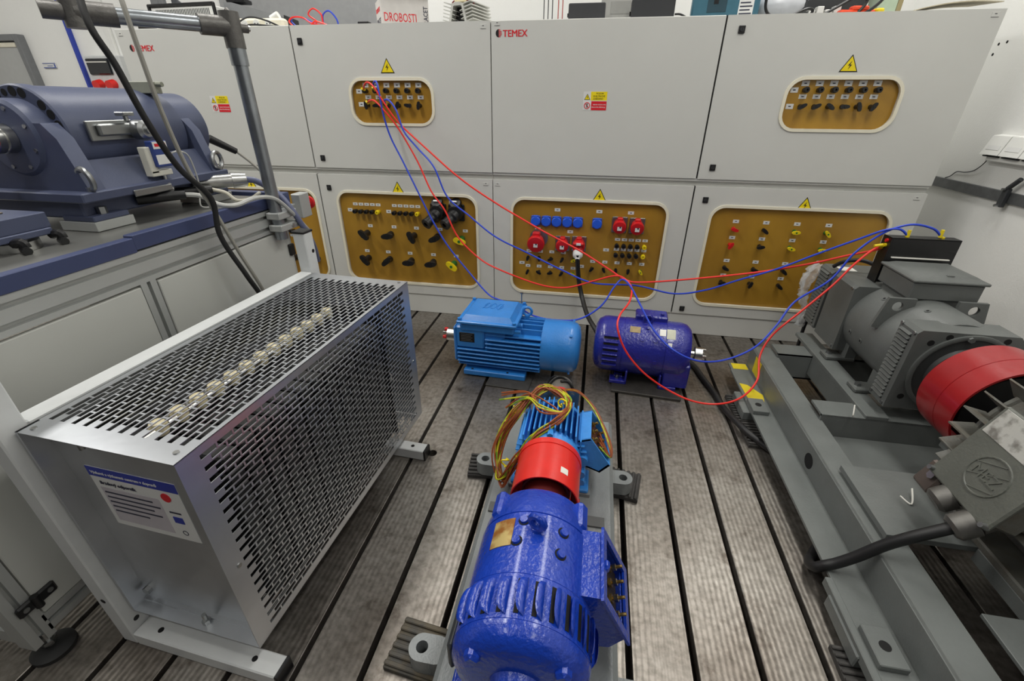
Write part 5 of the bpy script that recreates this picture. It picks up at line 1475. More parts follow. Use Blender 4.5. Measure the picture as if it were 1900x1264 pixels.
q = BW(k2); q.cyl((-1.325, 1.34, 0.905), (-1.245, 1.425, 0.905), 0.022, None, 18); q.cyl((-1.245, 1.425, 0.905), (-1.215, 1.457, 0.905), 0.026, 0.022, 18); q.build('plug', STEEL, k2)
k3 = lead('signal_cable', 'thin cream cable from second black plug lying on bench top', [(-1.255, 1.34, 0.888), (-1.225, 1.36, 0.875), (-1.20, 1.37, 0.850), (-1.19, 1.42, 0.845), (-1.21, 1.50, 0.852)], 0.006, mat('cream_cable', (200, 196, 180), 0.45))
q = BW(k3); q.cyl((-1.325, 1.26, 0.888), (-1.255, 1.34, 0.888), 0.015, 0.013, 16); q.build('plug', BLACK, k3)
k4 = lead('speed_cable', 'grey cable with black plug leaving the end of the drum', [(-1.335, 1.585, 0.985), (-1.29, 1.60, 0.94), (-1.24, 1.61, 0.88), (-1.20, 1.60, 0.82), (-1.19, 1.60, 0.72)], 0.005, GREYC)
q = BW(k4); q.cyl((-1.375, 1.52, 1.03), (-1.335, 1.588, 0.982), 0.014, 0.011, 14); q.build('plug', BLACK, k4)
k5 = lead('sensor_wire', 'thin pale wire looping from the load cell to bench', [(-1.277, 1.23, 1.00), (-1.262, 1.255, 1.012), (-1.255, 1.285, 1.00), (-1.255, 1.295, 0.95), (-1.255, 1.292, 0.90), (-1.25, 1.27, 0.85), (-1.235, 1.29, 0.8405)], 0.0025, PALEC)
# hanging supply cables in front of the bench
lead('power_cable', 'thick black cable hanging over the end clamp down behind the cage', [(-1.20, 1.08, 1.62), (-1.17, 1.05, 1.42), (-1.128, 1.005, 1.30), (-1.115, 1.022, 1.22), (-1.105, 1.043, 1.105), (-1.10, 1.086, 0.99), (-1.085, 1.145, 0.90), (-1.095, 1.148, 0.79), (-1.075, 1.18, 0.66), (-1.06, 1.21, 0.55), (-1.05, 1.22, 0.40), (-1.06, 1.20, 0.20), (-1.07, 1.15, 0.012)], 0.0075, RUBBER)
lead('power_cable', 'slim grey cable hanging beside the thick black cable', [(-1.22, 1.22, 1.62), (-1.16, 1.14, 1.46), (-1.105, 1.085, 1.35), (-1.10, 1.083, 1.23), (-1.10, 1.09, 1.12), (-1.10, 1.115, 0.975), (-1.095, 1.158, 0.85), (-1.09, 1.197, 0.722), (-1.085, 1.25, 0.564), (-1.08, 1.28, 0.40), (-1.08, 1.30, 0.20), (-1.085, 1.32, 0.011)], 0.0055, GREYC)

# second device base at the near end of the bench
sb = thing('bearing_base', 'slate blue base beam on round steel pads at the near bench end', 'base', (-1.5, 0.78, 0.837))
q = BW(sb); q.box(-1.95, -1.292, 0.74, 0.868, 0.876, 0.912, 0.002); q.build('beam', DYNO, sb)
q = BW(sb); q.box(-1.95, -1.36, 0.75, 0.83, 0.912, 0.916, 0.001); q.build('top_strip', mat('worn_steel_strip', (130, 122, 112), 0.45, 0.6), sb)
q = BW(sb); q.box(-1.36, -1.285, 0.745, 0.862, 0.862, 0.877, 0.002); q.build('pad_block', DYNO, sb)
q = BW(sb); q.cyl((-1.325, 0.80, 0.8375), (-1.325, 0.80, 0.857), 0.045, None, 26); q.cyl((-1.325, 0.80, 0.855), (-1.325, 0.80, 0.863), 0.03, None, 20); q.build('round_pad', STEEL, sb)
q = BW(sb); q.cyl((-1.80, 0.80, 0.8375), (-1.80, 0.80, 0.877), 0.045, None, 26); q.build('round_pad', STEEL, sb)
for (x, y) in ((-1.268, 0.775), (-1.275, 0.860)):
    q = BW(sb); q.tube([(x - 0.02, y, 0.858), (x, y + 0.004, 0.862), (x + 0.004, y + 0.006, 0.850)], 0.010, 8, 4); q.cyl((x - 0.004, y + 0.005, 0.845), (x + 0.018, y - 0.004, 0.845), 0.009, None, 10); q.build('clamp_lever', BLACK, sb)
# dark blue machine and orange guard at the far end of the beam
fm_ = thing('small_motor', 'dark blue machine end beside the dynamometer shaft', 'motor', (-1.60, 0.80, 0.916))
q = BW(fm_); q.lathe((-1.56, 0, 1.040), Y_, [(0, 0.70), (0.080, 0.70), (0.092, 0.715), (0.092, 0.86), (0.06, 0.875), (0.03, 0.88), (0, 0.88)], 30); q.box(-1.66, -1.46, 0.74, 0.83, 0.917, 0.965, 0.004); q.build('housing', NAVY, fm_)

ob_ = tag(B().prism([(-0.09, 0.0), (0.07, 0.0), (0.05, 0.045), (-0.01, 0.10), (-0.06, 0.10)], (0, -0.006, 0), X_, Z_, (0, 0.012, 0)).build('shaft_guard', mat('orange_paint', (214, 128, 50), 0.45), None, (-1.74, 1.02, 0.838)), 'orange painted sheet guard standing on the bench beside the drum', 'guard')

# ---------------------------------------------------------------- test leads strung between cabinets and machines
REDC = mat('red_lead', (232, 46, 36), 0.4, var=0.05)
BLUC = mat('blue_lead', (34, 66, 196), 0.4, var=0.05)
def test_lead(label_, pts, m, p0, p1):
    t = tag(put('test_lead', None, None, pts[0]), label_, 'test lead')
    q = BW(t); q.tube(pts, 0.0042, 8, 8); q.build('sheath', m, t)
    for (a, d) in ((pts[0], p0), (pts[-1], p1)):
        a = Vector(a); d = Vector(d).normalized()
        q = BW(t); q.cyl(a - d * 0.006, a + d * 0.022, 0.0065, 0.0055, 10); q.build('plug', YELLOW, t)
    return t
test_lead('red test lead running straight from upper board to the black panel', [(-1.17, 2.352, 1.202), (-1.139, 2.3, 1.219), (-1.11, 2.28, 1.23), (-1.076, 2.27, 1.209), (-1.036, 2.27, 1.147), (-0.97, 2.27, 1.059), (-0.835, 2.25, 0.95), (-0.669, 2.22, 0.826), (-0.498, 2.2, 0.724), (-0.253, 2.15, 0.608), (-0.05, 2.12, 0.521), (0.097, 2.08, 0.45), (0.176, 2.05, 0.414), (0.251, 2.05, 0.406), (0.463, 2.05, 0.437), (0.722, 2.03, 0.493), (0.911, 2, 0.554), (1.026, 1.97, 0.606), (1.098, 1.94, 0.641), (1.125, 1.93, 0.659)], REDC, (0,-1,0.15), (-1,0,0))
test_lead('red test lead looping down over deep blue motor to the floor', [(-1.156, 2.345, 1.144), (-1.118, 2.3, 1.155), (-1.084, 2.28, 1.151), (-1.04, 2.27, 1.114), (-0.973, 2.27, 1.031), (-0.883, 2.25, 0.887), (-0.813, 2.22, 0.753), (-0.742, 2.2, 0.667), (-0.673, 2.18, 0.538), (-0.554, 2.15, 0.44), (-0.435, 2.12, 0.395), (-0.238, 2.1, 0.341), (-0.102, 2.09, 0.338), (0.027, 2.08, 0.385), (0.125, 2.06, 0.426), (0.175, 2.05, 0.417), (0.205, 2, 0.393), (0.194, 1.9, 0.366), (0.15, 1.78, 0.35), (0.143, 1.72, 0.315), (0.184, 1.7, 0.227), (0.262, 1.69, 0.14), (0.362, 1.69, 0.069), (0.475, 1.66, 0.035), (0.583, 1.655, 0.033), (0.67, 1.66, 0.074), (0.736, 1.72, 0.131), (0.751, 1.8, 0.205), (0.798, 1.85, 0.287), (0.889, 1.87, 0.399), (0.97, 1.88, 0.508), (1.018, 1.89, 0.586), (1.067, 1.91, 0.637), (1.106, 1.92, 0.669)], REDC, (0.2,-1,0.3), (-1,0,-0.2))
test_lead('blue test lead draped over light blue motor box and looping below the shaft', [(-1.113, 2.352, 1.202), (-1.091, 2.3, 1.226), (-1.066, 2.28, 1.232), (-1.053, 2.27, 1.18), (-1.044, 2.27, 1.089), (-1.02, 2.27, 0.994), (-0.96, 2.25, 0.885), (-0.885, 2.22, 0.75), (-0.817, 2.2, 0.623), (-0.733, 2.18, 0.492), (-0.615, 2.15, 0.364), (-0.504, 2.1, 0.271), (-0.436, 2.05, 0.264), (-0.34, 1.98, 0.272), (-0.242, 1.95, 0.236), (-0.135, 1.93, 0.232), (-0.021, 1.95, 0.238), (0.074, 1.98, 0.3), (0.129, 2.03, 0.383), (0.163, 2.05, 0.414), (0.2, 2, 0.4), (0.249, 1.9, 0.344), (0.307, 1.8, 0.278), (0.384, 1.73, 0.231), (0.487, 1.72, 0.196), (0.601, 1.75, 0.196), (0.72, 1.8, 0.241), (0.798, 1.85, 0.325), (0.862, 1.9, 0.42), (0.974, 1.92, 0.516), (1.031, 1.93, 0.629), (1.105, 1.93, 0.714), (1.178, 1.92, 0.751), (1.251, 1.915, 0.742), (1.288, 1.914, 0.716)], BLUC, (0,-1,0.5), (0,0,1))
test_lead('blue test lead hanging level across the socket board to the black panel', [(-1.062, 2.35, 1.139), (-1.045, 2.3, 1.156), (-1.012, 2.28, 1.154), (-0.977, 2.27, 1.113), (-0.942, 2.26, 1.02), (-0.877, 2.25, 0.949), (-0.79, 2.22, 0.868), (-0.724, 2.2, 0.733), (-0.611, 2.18, 0.65), (-0.468, 2.15, 0.557), (-0.301, 2.13, 0.49), (-0.135, 2.11, 0.424), (0.028, 2.08, 0.376), (0.23, 2.06, 0.385), (0.405, 2.05, 0.361), (0.541, 2.04, 0.394), (0.664, 2.03, 0.454), (0.797, 2.01, 0.52), (0.929, 1.98, 0.608), (1.033, 1.95, 0.678), (1.102, 1.93, 0.723), (1.149, 1.92, 0.732), (1.18, 1.914, 0.71)], BLUC, (0.1,-1,0.4), (0,0,1))
BLKC = mat('black_power_cable', (26, 26, 27), 0.5)
lead('supply_cable', 'thick black cable from the white plug of a red socket to the floor', [(-0.062, 2.318, 0.44), (-0.06, 2.322, 0.4), (-0.046, 2.335, 0.292), (-0.02, 2.31, 0.202), (0.017, 2.2, 0.148), (0.065, 2.1, 0.114), (0.13, 2.055, 0.03), (0.22, 2.08, 0.0135), (0.42, 2.1, 0.0135)], 0.0125, BLKC)
lead('supply_cable', 'thick black cable snaking over the floor to the grey machine skid', [(0.50, 2.09, 0.0135), (0.55, 2.00, 0.0135), (0.575, 1.88, 0.0135), (0.60, 1.77, 0.0135), (0.615, 1.66, 0.0135), (0.635, 1.55, 0.030), (0.665, 1.47, 0.034), (0.74, 1.40, 0.0135), (0.84, 1.30, 0.0135)], 0.0125, BLKC)
lead('supply_cable', 'coiled black cable lying on the floor under the skid rail', [(0.90, 1.20, 0.012), (0.80, 1.30, 0.012), (0.74, 1.27, 0.012), (0.735, 1.17, 0.012), (0.80, 1.10, 0.012), (0.92, 1.08, 0.012)], 0.011, BLKC)
lead('motor_feed_cable', 'thick black cable from the motor gland over the skid rail', [(0.868, 0.857, 0.305), (0.842, 0.857, 0.286), (0.805, 0.862, 0.250), (0.770, 0.872, 0.200), (0.735, 0.880, 0.140), (0.705, 0.886, 0.098), (0.682, 0.890, 0.076), (0.668, 0.902, 0.050), (0.685, 0.95, 0.020), (0.76, 1.03, 0.0145), (0.86, 1.06, 0.0145)], 0.0135, BLKC)
lead('jumper_cable', 'black cable arching from generator end cover into the black panel', [(1.04, 2.06, 0.532), (1.06, 2.03, 0.565), (1.10, 1.99, 0.585), (1.14, 1.955, 0.575), (1.16, 1.93, 0.55)], 0.008, BLKC)
lead('jumper_cable', 'black cable hanging from generator end cover to the floor', [(1.065, 2.16, 0.27), (1.062, 2.17, 0.20), (1.06, 2.165, 0.12), (1.065, 2.17, 0.02)], 0.008, BLKC)
# ---------------------------------------------------------------- things standing on top of the cabinets
TZ = 1.4735
def top(name, label_, cat, loc, rz=0.0):
    return thing(name, label_, cat, (loc[0], loc[1], TZ), math.radians(rz))
# white instrument with vent slots
t = top('instrument_case', 'white instrument case with row of vent slots and black edge frame', 'instrument', (-2.25, 2.66), -3)
B().box(-0.20, 0.20, -0.10, 0.10, 0.004, 0.118, 0.004).build('case', WHITE, t)
for i in range(34):
    x = -0.165 + 0.0102 * i
    if i == 0:
        vm = B().box(-0.0022, 0.0022, -0.1012, -0.0995, 0.078, 0.106).build('vent_slot', DKGREY, t, (x, 0, 0)).data
    else:
        put('vent_slot', vm, t, (x, 0, 0))
q = B(); q.box(-0.212, 0.212, -0.108, -0.092, 0.118, 0.132, 0.003); q.box(0.200, 0.214, -0.108, -0.092, 0.0, 0.130, 0.003); q.box(-0.214, -0.200, -0.108, -0.092, 0.0, 0.130, 0.003); q.build('edge_frame', BLACK, t)
# black plug and cable in front of it
t = top('power_adapter', 'small black adapter lying in front of the white instrument', 'adapter', (-2.42, 2.47), 0)
B().box(-0.035, 0.05, -0.02, 0.02, 0.001, 0.030, 0.006).build('case', BLACK, t); B().tube([(0.05, 0, 0.018), (0.09, 0.01, 0.03), (0.12, 0.0, 0.012)], 0.008, 8, 5).build('cord', BLACK, t)
t = top('rack_upright', 'grey steel rack upright beyond the upper left cabinet', 'rack', (-2.575, 2.76), 0)
q = B(); q.box(-0.02, 0.03, -0.03, 0.03, -TZ, 0.30, 0.002); q.box(0.031, 0.06, -0.03, 0.0, 0.002, 0.30, 0.002); q.build('post', mat('rack_grey', (120, 122, 124), 0.45, 0.4), t)
q = B(); q.prism([(0.06, 0.002), (0.22, 0.002), (0.22, 0.10), (0.06, 0.22)], (0, 0.035, 0), X_, Z_, (0, 0.01, 0)); q.build('side_plate', mat('rack_plate', (96, 98, 102), 0.5), t)
# grey projector-like case
t = top('grey_case', 'slanted grey equipment case between white instrument and power strip', 'case', (-1.88, 2.68), 12)
q = B(); q.prism([(-0.14, 0.001), (0.16, 0.001), (0.16, 0.07), (-0.10, 0.13), (-0.14, 0.13)], (0, -0.09, 0), X_, Z_, (0, 0.18, 0)); q.build('shell', mat('case_grey', (128, 130, 132), 0.5), t)
q = B(); q.box(0.160, 0.166, -0.095, 0.095, 0.001, 0.078, 0.002); q.build('end_cap', BLACK, t)
q = B(); q.tube([(-0.13, -0.10, 0.10), (-0.08, -0.105, 0.04), (-0.10, -0.11, 0.01)], 0.011, 8, 5); q.build('handle', CASTG, t)
q = B(); q.box(-0.13, -0.03, -0.08, 0.0, 0.131, 0.150, 0.004); q.build('top_unit', BLACK, t)
# power strip
t = top('power_strip', 'cream power strip tipped on its side with a plug', 'power strip', (-1.76, 2.52), 4)
q = B(); q.box(-0.125, 0.125, -0.030, 0.025, 0.001, 0.048, 0.010); q.build('housing', CREAM, t)
for i in range(3):
    q = B(); x = -0.085 + 0.065 * i; q.mat(0).cyl((x, -0.030, 0.024), (x, -0.0315, 0.024), 0.018, None, 18); q.mat(1).cyl((x - 0.008, -0.031, 0.024), (x - 0.008, -0.0325, 0.024), 0.003, None, 8); q.cyl((x + 0.008, -0.031, 0.024), (x + 0.008, -0.0325, 0.024), 0.003, None, 8); q.build('socket', [WHITE, DARKHOLE], t)
q = B(); q.cyl((0.05, 0.0, 0.046), (0.09, 0.0, 0.064), 0.017, None, 14); q.build('plug', WHITE, t)
def loops(name, label_, cat, loc, specs, m, r=0.004):
    t = top(name, label_, cat, loc)
    for pts in specs:
        B().tube(pts, r, 6, 6).build('strand', m if not isinstance(m, list) else m[specs.index(pts) % len(m)], t)
    return t
loops('mains_cord', 'black mains cord arching in front of the power strip', 'cord', (-1.76, 2.46), [[(-0.10, 0, 0.006), (-0.09, 0, 0.03), (-0.03, 0.0, 0.048), (0.05, 0, 0.035), (0.13, 0, 0.006)], [(-0.10, -0.01, 0.006), (-0.02, -0.015, 0.014), (0.06, -0.012, 0.010), (0.14, 0, 0.006)]], BLACK, 0.004)
loops('patch_leads', 'tangle of red and blue patch leads on cabinet top', 'patch leads', (-1.47, 2.50),
      [[(-0.10, 0, 0.004), (-0.13, 0, 0.03), (-0.11, 0.01, 0.05), (-0.05, 0, 0.045), (0.0, 0, 0.02), (0.12, 0, 0.005)],
       [(-0.09, 0.01, 0.004), (-0.125, 0.012, 0.035), (-0.10, 0.015, 0.053), (-0.04, 0.01, 0.04), (0.03, 0.01, 0.008)],
       [(-0.03, 0.02, 0.005), (0.01, 0.02, 0.03), (-0.03, 0.02, 0.06), (0.0, 0.02, 0.085), (0.04, 0.02, 0.06), (0.05, 0.02, 0.02), (0.13, 0.02, 0.004)],
       [(0.04, 0.03, 0.02), (0.045, 0.03, 0.06), (0.08, 0.03, 0.075), (0.115, 0.03, 0.04), (0.12, 0.03, 0.004)],
       [(-0.02, 0.0, 0.006), (0.02, -0.01, 0.028), (0.08, 0.0, 0.012), (0.13, 0.0, 0.005)]], [REDC, BLUC, REDC, BLUC, REDC], 0.0038)
# cardboard box with hand lettering
BOXM = mat('white_cardboard', (206, 202, 198), 0.6, var=0.06)
t = top('carton', 'white cardboard carton hand-lettered in red on cabinet top', 'box', (-1.035, 2.605), 33)
w, dpt, h = 0.115, 0.085, 0.115
q = B(); q.box(-w, w, -dpt, dpt, 0.001, h, 0.001); q.build('carton_body', BOXM, t)
q = B(); q.prism([(-w, 0), (w, 0), (w, 0.03), (-w, 0.03)], (0, -dpt, h), X_, Vector((0, -0.75, 0.66)), (0, 0.002, 0.002)); fl2 = q.build('flap', BOXM, t)
q = B(); add_text(q, 'DROBOSTI', 0.050, (-w + 0.008, -dpt - 0.0006, 0.022), X_, Z_, 0.0, 0.0003, 0.66); q.build('lettering', SIGNR, t)
q = B(); add_text(q, 'VRACET', 0.030, (w - 0.006, -dpt - 0.0006, 0.004), Z_, -X_, 0.0004, 0.0003, 0.75); q.build('lettering', INK, t)
q = B(); add_text(q, 'DROBOSTI', 0.026, (-w - 0.0006, dpt - 0.012, 0.066), -Y_, Z_, 0.0003, 0.0003, 0.90); q.build('lettering', SIGNR, t)
q = B(); add_text(q, 'VRACET', 0.032, (-w - 0.0006, dpt - 0.015, 0.018), -Y_, Z_, 0.0006, 0.0003, 0.95); q.build('lettering', INK, t)
t = top('black_adapter', 'small black block beside the hand-lettered carton', 'adapter', (-1.27, 2.66)); B().box(-0.03, 0.03, -0.02, 0.02, 0.001, 0.045, 0.003).build('case', BLACK, t); B().tube([(0.03, 0, 0.02), (0.06, 0.0, 0.006)], 0.004, 6, 3).build('cord', BLACK, t)
# aluminium heat sink with open cross-section
HS = mat('heatsink_aluminium', (214, 214, 208), 0.35, 0.5, var=0.05)
t = top('heat_sink', 'aluminium heat sink with fins and black hollow core on cabinet top', 'heat sink', (-0.70, 2.55), -14)
L_ = 0.20
q = B()
for s_ in (-1, 1):
    q.prism([(s_ * 0.012, 0.088), (s_ * 0.030, 0.085), (s_ * 0.052, 0.002), (s_ * 0.040, 0.002), (s_ * 0.022, 0.074), (s_ * 0.012, 0.078)], (0, -0.06, 0), X_, Z_, (0, L_, 0))
q.box(-0.014, 0.014, -0.06, L_ - 0.06, 0.076, 0.090)
q.build('core', HS, t)
for s_ in (-1, 1):
    for k in range(6):
        z = 0.012 + 0.0135 * k
        xi = 0.050 - 0.0036 * k
        q = B(); q.prism([(s_ * xi, z), (s_ * (0.082 - 0.002 * k), z + 0.010), (s_ * (0.082 - 0.002 * k), z + 0.014), (s_ * xi, z + 0.005)], (0, -0.06, 0), X_, Z_, (0, L_, 0)); q.build('fin', HS, t)
    for k in range(4):
        z = 0.012 + 0.016 * k; xi = 0.040 - 0.0035 * k
        q = B(); q.prism([(s_ * (xi - 0.001), z), (s_ * (xi - 0.018), z - 0.006), (s_ * (xi - 0.018), z - 0.003), (s_ * (xi - 0.001), z + 0.003)], (0, -0.06, 0), X_, Z_, (0, L_, 0)); q.build('inner_fin', HS, t)
q = B(); q.box(-0.036, 0.036, -0.02, -0.01, 0.002, 0.075); q.build('core_plate', BLACK, t)
q = B(); q.box(-0.02, 0.03, -0.05, 0.03, 0.090, 0.112, 0.002); q.build('resistor_block', CERA, t)
q = B(); q.tube([(-0.02, -0.03, 0.10), (-0.035, -0.03, 0.098), (-0.045, -0.03, 0.088)], 0.003, 6, 4); q.tube([(0.03, -0.02, 0.10), (0.055, -0.02, 0.098), (0.07, -0.02, 0.082)], 0.003, 6, 4); q.build('wire', mat('dark_red_wire', (120, 30, 30), 0.5), t)
# rods
ROD = [mat('rod_black', (50, 50, 54), 0.5), mat('rod_red', (170, 60, 50), 0.5), mat('rod_pale', (190, 188, 180), 0.5)]
for i in range(5):
    x = -0.315 + 0.020 * i + (0.008 if i > 2 else 0)
    o = B().cyl((0, 0, 0), (0, 0, 0.16), 0.0022, None, 8).build('hanging_rod', ROD[0] if i < 3 else ROD[1], None, (x, 2.58, TZ))
    tag(o, 'thin black upright rod beside the black speaker box' if i < 3 else 'thin red upright rod beside the black speaker box', 'rod', 'thin upright rods on cabinet top')
# dark monitors, computer, teal case
def slab(name, label_, cat, x0, x1, y, z1, m, rz=0.0, extra=None):
    t = top(name, label_, cat, ((x0 + x1) / 2, y), rz)
    w_ = (x1 - x0) / 2
    B().box(-w_, w_, -0.02, 0.05, 0.001, z1, 0.004).build('case', m, t)
    B().box(-w_ - 0.006, -w_ - 0.0002, 0.0, 0.02, 0.03, 0.045, 0.001).build('side_button', BLACK, t)
    return t
slab('speaker_box', 'small flat black speaker box beside the grey computer', 'speaker', -0.196, -0.028, 2.56, 0.080, mat('speaker_charcoal', (52, 53, 56), 0.6))
slab('speaker_box', 'flat black speaker box between grey computer and teal case', 'speaker', 0.088, 0.278, 2.56, 0.088, mat('speaker_black', (44, 45, 48), 0.6))
t = top('computer_case', 'pale grey computer case between two black speaker boxes', 'computer', (0.05, 2.70)); B().box(-0.10, 0.10, -0.05, 0.09, 0.001, 0.20, 0.004).build('case', mat('computer_grey', (176, 176, 172), 0.5), t)
B().box(-0.055, 0.04, -0.0515, -0.0502, 0.05, 0.10, 0.001).build('drive_bay', mat('bay_grey', (160, 160, 156), 0.5), t); B().cyl((0.01, -0.0505, 0.025), (0.01, -0.053, 0.025), 0.006, None, 12).build('button', BLACK, t)
TEAL = mat('teal_plastic', (58, 104, 122), 0.45)
t = top('instrument_case', 'teal plastic instrument case with white label on cabinet top', 'instrument', (0.50, 2.62), -6)
q = B(); q.box(-0.14, 0.14, -0.06, 0.08, 0.012, 0.22, 0.008); q.build('case', TEAL, t)
for s_ in (-1, 1):
    q = B(); q.box(s_ * 0.10 - 0.02, s_ * 0.10 + 0.02, -0.05, 0.07, 0.001, 0.013, 0.002); q.build('foot', TEAL, t)
q = B(); q.mat(0).box(-0.075, 0.005, -0.0615, -0.0595, 0.035, 0.10, 0.002); q.mat(1).box(-0.05, -0.03, -0.063, -0.061, 0.065, 0.085, 0.001); q.build('inset_panel', [mat('teal_dark', (36, 66, 78), 0.5), BLACK], t)
q = B(); q.mat(0).box(0.055, 0.115, -0.0612, -0.0598, 0.018, 0.10); q.mat(1)
for k in range(5):
    q.box(0.060, 0.110 - 0.008 * (k % 2), -0.0618, -0.061, 0.024 + 0.013 * k, 0.029 + 0.013 * k)
q.build('label_sheet', [LABELW, INK], t)
loops('mains_cord', 'black cord running from speaker box to teal case', 'cord', (0.32, 2.585), [[(-0.035, 0, 0.035), (-0.01, 0, 0.034), (0.02, 0, 0.022), (0.045, 0, 0.014)]], BLACK, 0.004)
# white crumpled bag, black cable, circuit board box, red-yellow tool, cardboard sheet
t = top('plastic_bag', 'pale crumpled plastic bag behind a black cable loop', 'bag', (0.74, 2.62))
V = []; F = []; random.seed(3); nu, nv = 16, 8
for j in range(nv + 1):
    for i in range(nu):
        a = 2 * PI * i / nu; f_ = j / nv
        rr_ = (0.10 * math.sin(PI * (0.12 + 0.80 * f_)) + 0.008 * random.uniform(-1, 1))
        V.append((rr_ * math.cos(a) * 1.1, rr_ * math.sin(a) * 0.6, 0.004 + 0.125 * f_))
for j in range(nv):
    for i in range(nu):
        k = (i + 1) % nu
        F.append((j * nu + i, j * nu + k, (j + 1) * nu + k, (j + 1) * nu + i))
F.append(tuple(range(nu))); F.append(tuple(range(nv * nu, nv * nu + nu)))
B().add(V, F).build('bag_film', mat('milky_plastic', (205, 208, 214), 0.3), t, smooth=70)
loops('mains_cord', 'thick black cord looped in front of the pale bag', 'cord', (0.78, 2.53), [[(-0.13, 0, 0.10), (-0.125, 0, 0.04), (-0.09, 0, 0.010), (-0.02, 0, 0.012), (0.04, 0, 0.034), (0.065, 0, 0.030), (0.07, 0, 0.010), (0.15, 0, 0.007), (0.25, 0, 0.008), (0.31, 0, 0.045), (0.34, 0, 0.09)], [(0.10, 0.01, 0.007), (0.17, 0.01, 0.045), (0.23, 0.01, 0.08)], [(0.24, 0.01, 0.012), (0.27, 0.01, 0.055), (0.26, 0.01, 0.10)]], BLACK, 0.006)
t = top('open_box', 'grey open box holding a white circuit assembly', 'box', (0.95, 2.64))
q = B(); q.box(-0.125, 0.16, 0.05, 0.06, 0.001, 0.14, 0.001); q.box(-0.125, -0.115, -0.06, 0.06, 0.001, 0.14, 0.001); q.box(-0.125, 0.16, -0.06, 0.06, 0.001, 0.008, 0.001); q.build('shell', DKGREY, t)
for k in range(4):
    q = B(); q.box(-0.10 + 0.034 * k, -0.074 + 0.034 * k, -0.05, -0.01, 0.008, 0.040 + 0.012 * (k % 2), 0.002); q.build('circuit_block', WHITE, t)
t = top('carton', 'brown cardboard carton behind the red and yellow tool', 'box', (1.06, 2.80), 5); B().box(-0.07, 0.07, -0.05, 0.05, 0.001, 0.16, 0.001).build('carton_body', mat('brown_cardboard', (150, 112, 82), 0.7), t); B().box(-0.07, 0.07, -0.0505, -0.0498, 0.07, 0.085).build('tape', mat('tape_brown', (120, 90, 66), 0.4), t)
t = top('hand_tool', 'red and yellow hand tool lying on the cabinet edge', 'tool', (1.05, 2.56), 8)
q = B(); q.mat(0).box(-0.10, 0.05, -0.02, 0.02, 0.001, 0.030, 0.008); q.box(-0.05, 0.02, -0.018, 0.018, 0.025, 0.044, 0.006); q.build('body', mat('tool_orange_red', (226, 72, 34), 0.45), t); q = B(); q.box(0.05, 0.085, -0.018, 0.018, 0.001, 0.036, 0.006); q.build('grip', YELLOW, t)
t = top('folder', 'pale green binder standing behind the tool', 'binder', (1.155, 2.68), 0)
B().box(-0.02, 0.055, -0.05, 0.05, 0.001, 0.17, 0.002).build('cover', mat('pale_green_board', (176, 196, 176), 0.6), t); B().box(0.056, 0.075, -0.05, 0.05, 0.001, 0.17, 0.001).build('spine', mat('olive_board', (150, 140, 104), 0.6), t)
t = top('cardboard_sheet', 'curled pale cardboard sheet on the right end of cabinet top', 'cardboard', (1.33, 2.52), 0)
V = []; F = []
for i in range(13):
    u = i / 12
    x = -0.15 + 0.30 * u; z = 0.004 + 0.042 * u ** 0.9 + 0.012 * math.sin(PI * u)
    for (y_, dz) in ((-0.10, -0.5), (0.14, 0.0)):
        zz = max(0.002, z + dz * 0.04 * u)
        V += [(x + 0.02 * (y_ > 0), y_, zz), (x + 0.02 * (y_ > 0), y_, zz + 0.003)]
for i in range(12):
    a = 4 * i; b_ = a + 4
    F += [(a, a + 2, b_ + 2, b_), (a + 1, a + 3, b_ + 3, b_ + 1), (a, a + 1, b_ + 1, b_), (a + 2, a + 3, b_ + 3, b_ + 2)]
F += [(0, 1, 3, 2), (48, 49, 51, 50)]
B().add(V, F).build('sheet', mat('pale_cardboard', (206, 196, 170), 0.6), t, smooth=60)

# ---------------------------------------------------------------- on the right wall
t = thing('wall_socket_trunk', 'white socket trunking with two outlet modules on the right wall', 'wall socket', (1.70, 2.30, 0.94))
q = BW(t); q.box(1.668, 1.699, 1.95, 2.43, 0.935, 0.965, 0.003); q.build('trunk', WHITE, t)
for k in range(3):
    y1 = 2.447 - 0.105 * k
    q = BW(t); q.mat(0).prism([(0, 0.0), (-0.05, 0.006), (-0.028, 0.080), (0, 0.085)], (1.699, y1 - 0.100, 0.955), X_, Z_, (0, 0.1, 0)); q.mat(1).box(1.655, 1.690, y1 - 0.09, y1 - 0.012, 0.953, 0.958)
    o = q.build('outlet_module', [WHITE, DARKHOLE], t)
    q = BW(t); q.prism([(-0.0445, 0.025), (-0.0395, 0.042), (-0.0405, 0.043), (-0.0455, 0.026)], (1.699, y1 - 0.085, 0.955), X_, Z_, (0, 0.07, 0)); q.build('switch_cover', LABELW, o)
q = B(); q.tube([(1.685, 2.43, 0.955), (1.69, 2.46, 0.915), (1.693, 2.50, 0.885), (1.694, 2.55, 0.872), (1.694, 2.60, 0.868), (1.694, 2.63, 0.845), (1.694, 2.66, 0.832)], 0.0022, 6, 6)
tag(q.build('thin_wire', DKGREY), 'thin dark wire from wall socket to the steel rail', 'wire')
t = thing('wall_rail', 'flat galvanised steel rail with clamp along the right wall', 'rail', (1.70, 2.3, 0.79))
q = BW(t); q.box(1.686, 1.699, 1.90, 3.0, 0.789, 0.831, 0.001); q.build('bar', mat('rail_steel', (112, 114, 116), 0.45, 0.6, var=0.2), t)
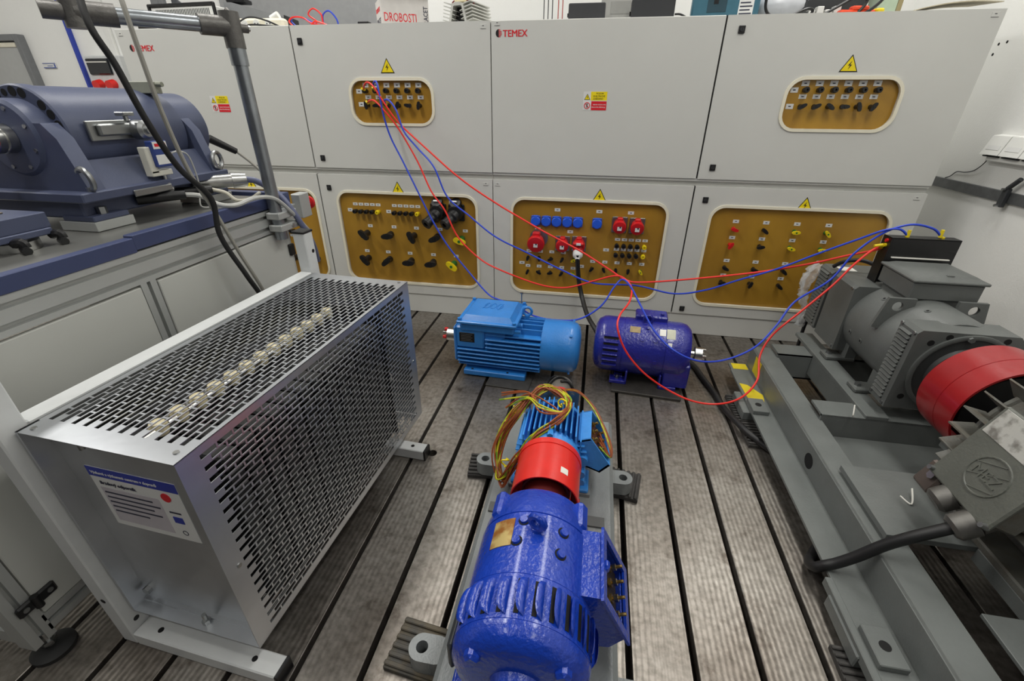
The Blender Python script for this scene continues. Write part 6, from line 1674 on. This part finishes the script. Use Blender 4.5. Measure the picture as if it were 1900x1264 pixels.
q = BW(t); q.box(1.668, 1.685, 2.235, 2.262, 0.772, 0.846, 0.002); q.build('clamp_plate', DKGREY, t)
for z in (0.778, 0.842):
    q = BW(t); q.cyl((1.684, 2.248, z), (1.655, 2.248, z), 0.006, None, 8); q.build('clamp_bolt', ZINC, t)
q = BW(t); q.cyl((1.672, 2.245, 0.846), (1.672, 2.205, 0.888), 0.009, None, 10); q.build('hook', DKGREY, t)

# ---------------------------------------------------------------- on the far wall, left
t = thing('switch_box', 'wall mounted grey switch box with dark window and red sockets', 'switch box', (-3.92, 3.49, 1.2))
q = BW(t, Matrix.Translation((0.085, 0, 0))); q.box(-4.06, -3.74, 3.40, 3.499, 1.10, 1.452, 0.006); q.build('case', mat('switchbox_grey', (204, 206, 206), 0.45), t)
q = BW(t, Matrix.Translation((0.085, 0, 0))); q.box(-4.045, -3.835, 3.385, 3.401, 1.325, 1.432, 0.008); q.build('window', mat('smoked_window', (28, 30, 34), 0.12), t)
q = BW(t, Matrix.Translation((0.085, 0, 0))); q.box(-4.035, -3.85, 3.381, 3.386, 1.405, 1.412); q.build('window_rail', PAPER, t)
for x in (-3.985, -3.865):
    q = BW(t, Matrix.Translation((0.085, 0, 0))); q.cyl((x, 3.40, 1.262), (x, 3.35, 1.252), 0.034, 0.032, 22); q.build('socket', mat('bright_red_plastic', (226, 40, 34), 0.35), t)
t = tag(B().box(-0.062, 0.062, -0.006, 0, -0.018, 0.018, 0.001).build('door_plate', LABELW, None, (-4.44, 3.498, 1.395)), 'small white door plate with blue border beside the far door', 'sign')
q = B(); q.box(-0.062, 0.062, -0.0075, -0.006, 0.013, 0.018); q.box(-0.062, 0.062, -0.0075, -0.006, -0.018, -0.012); q.box(0.045, 0.058, -0.0075, -0.006, -0.010, 0.010); q.box(-0.02, 0.03, -0.0075, -0.006, -0.004, 0.000); q.build('print', mat('door_plate_blue', (70, 90, 160), 0.5), t)
t = tag(B().box(-0.02, 0.02, -0.022, 0, 0, 1.60, 0.003).build('cable_duct', WHITE, None, (-3.76, 3.499, 1.455)), 'narrow white cable duct above the grey switch box', 'cable duct')
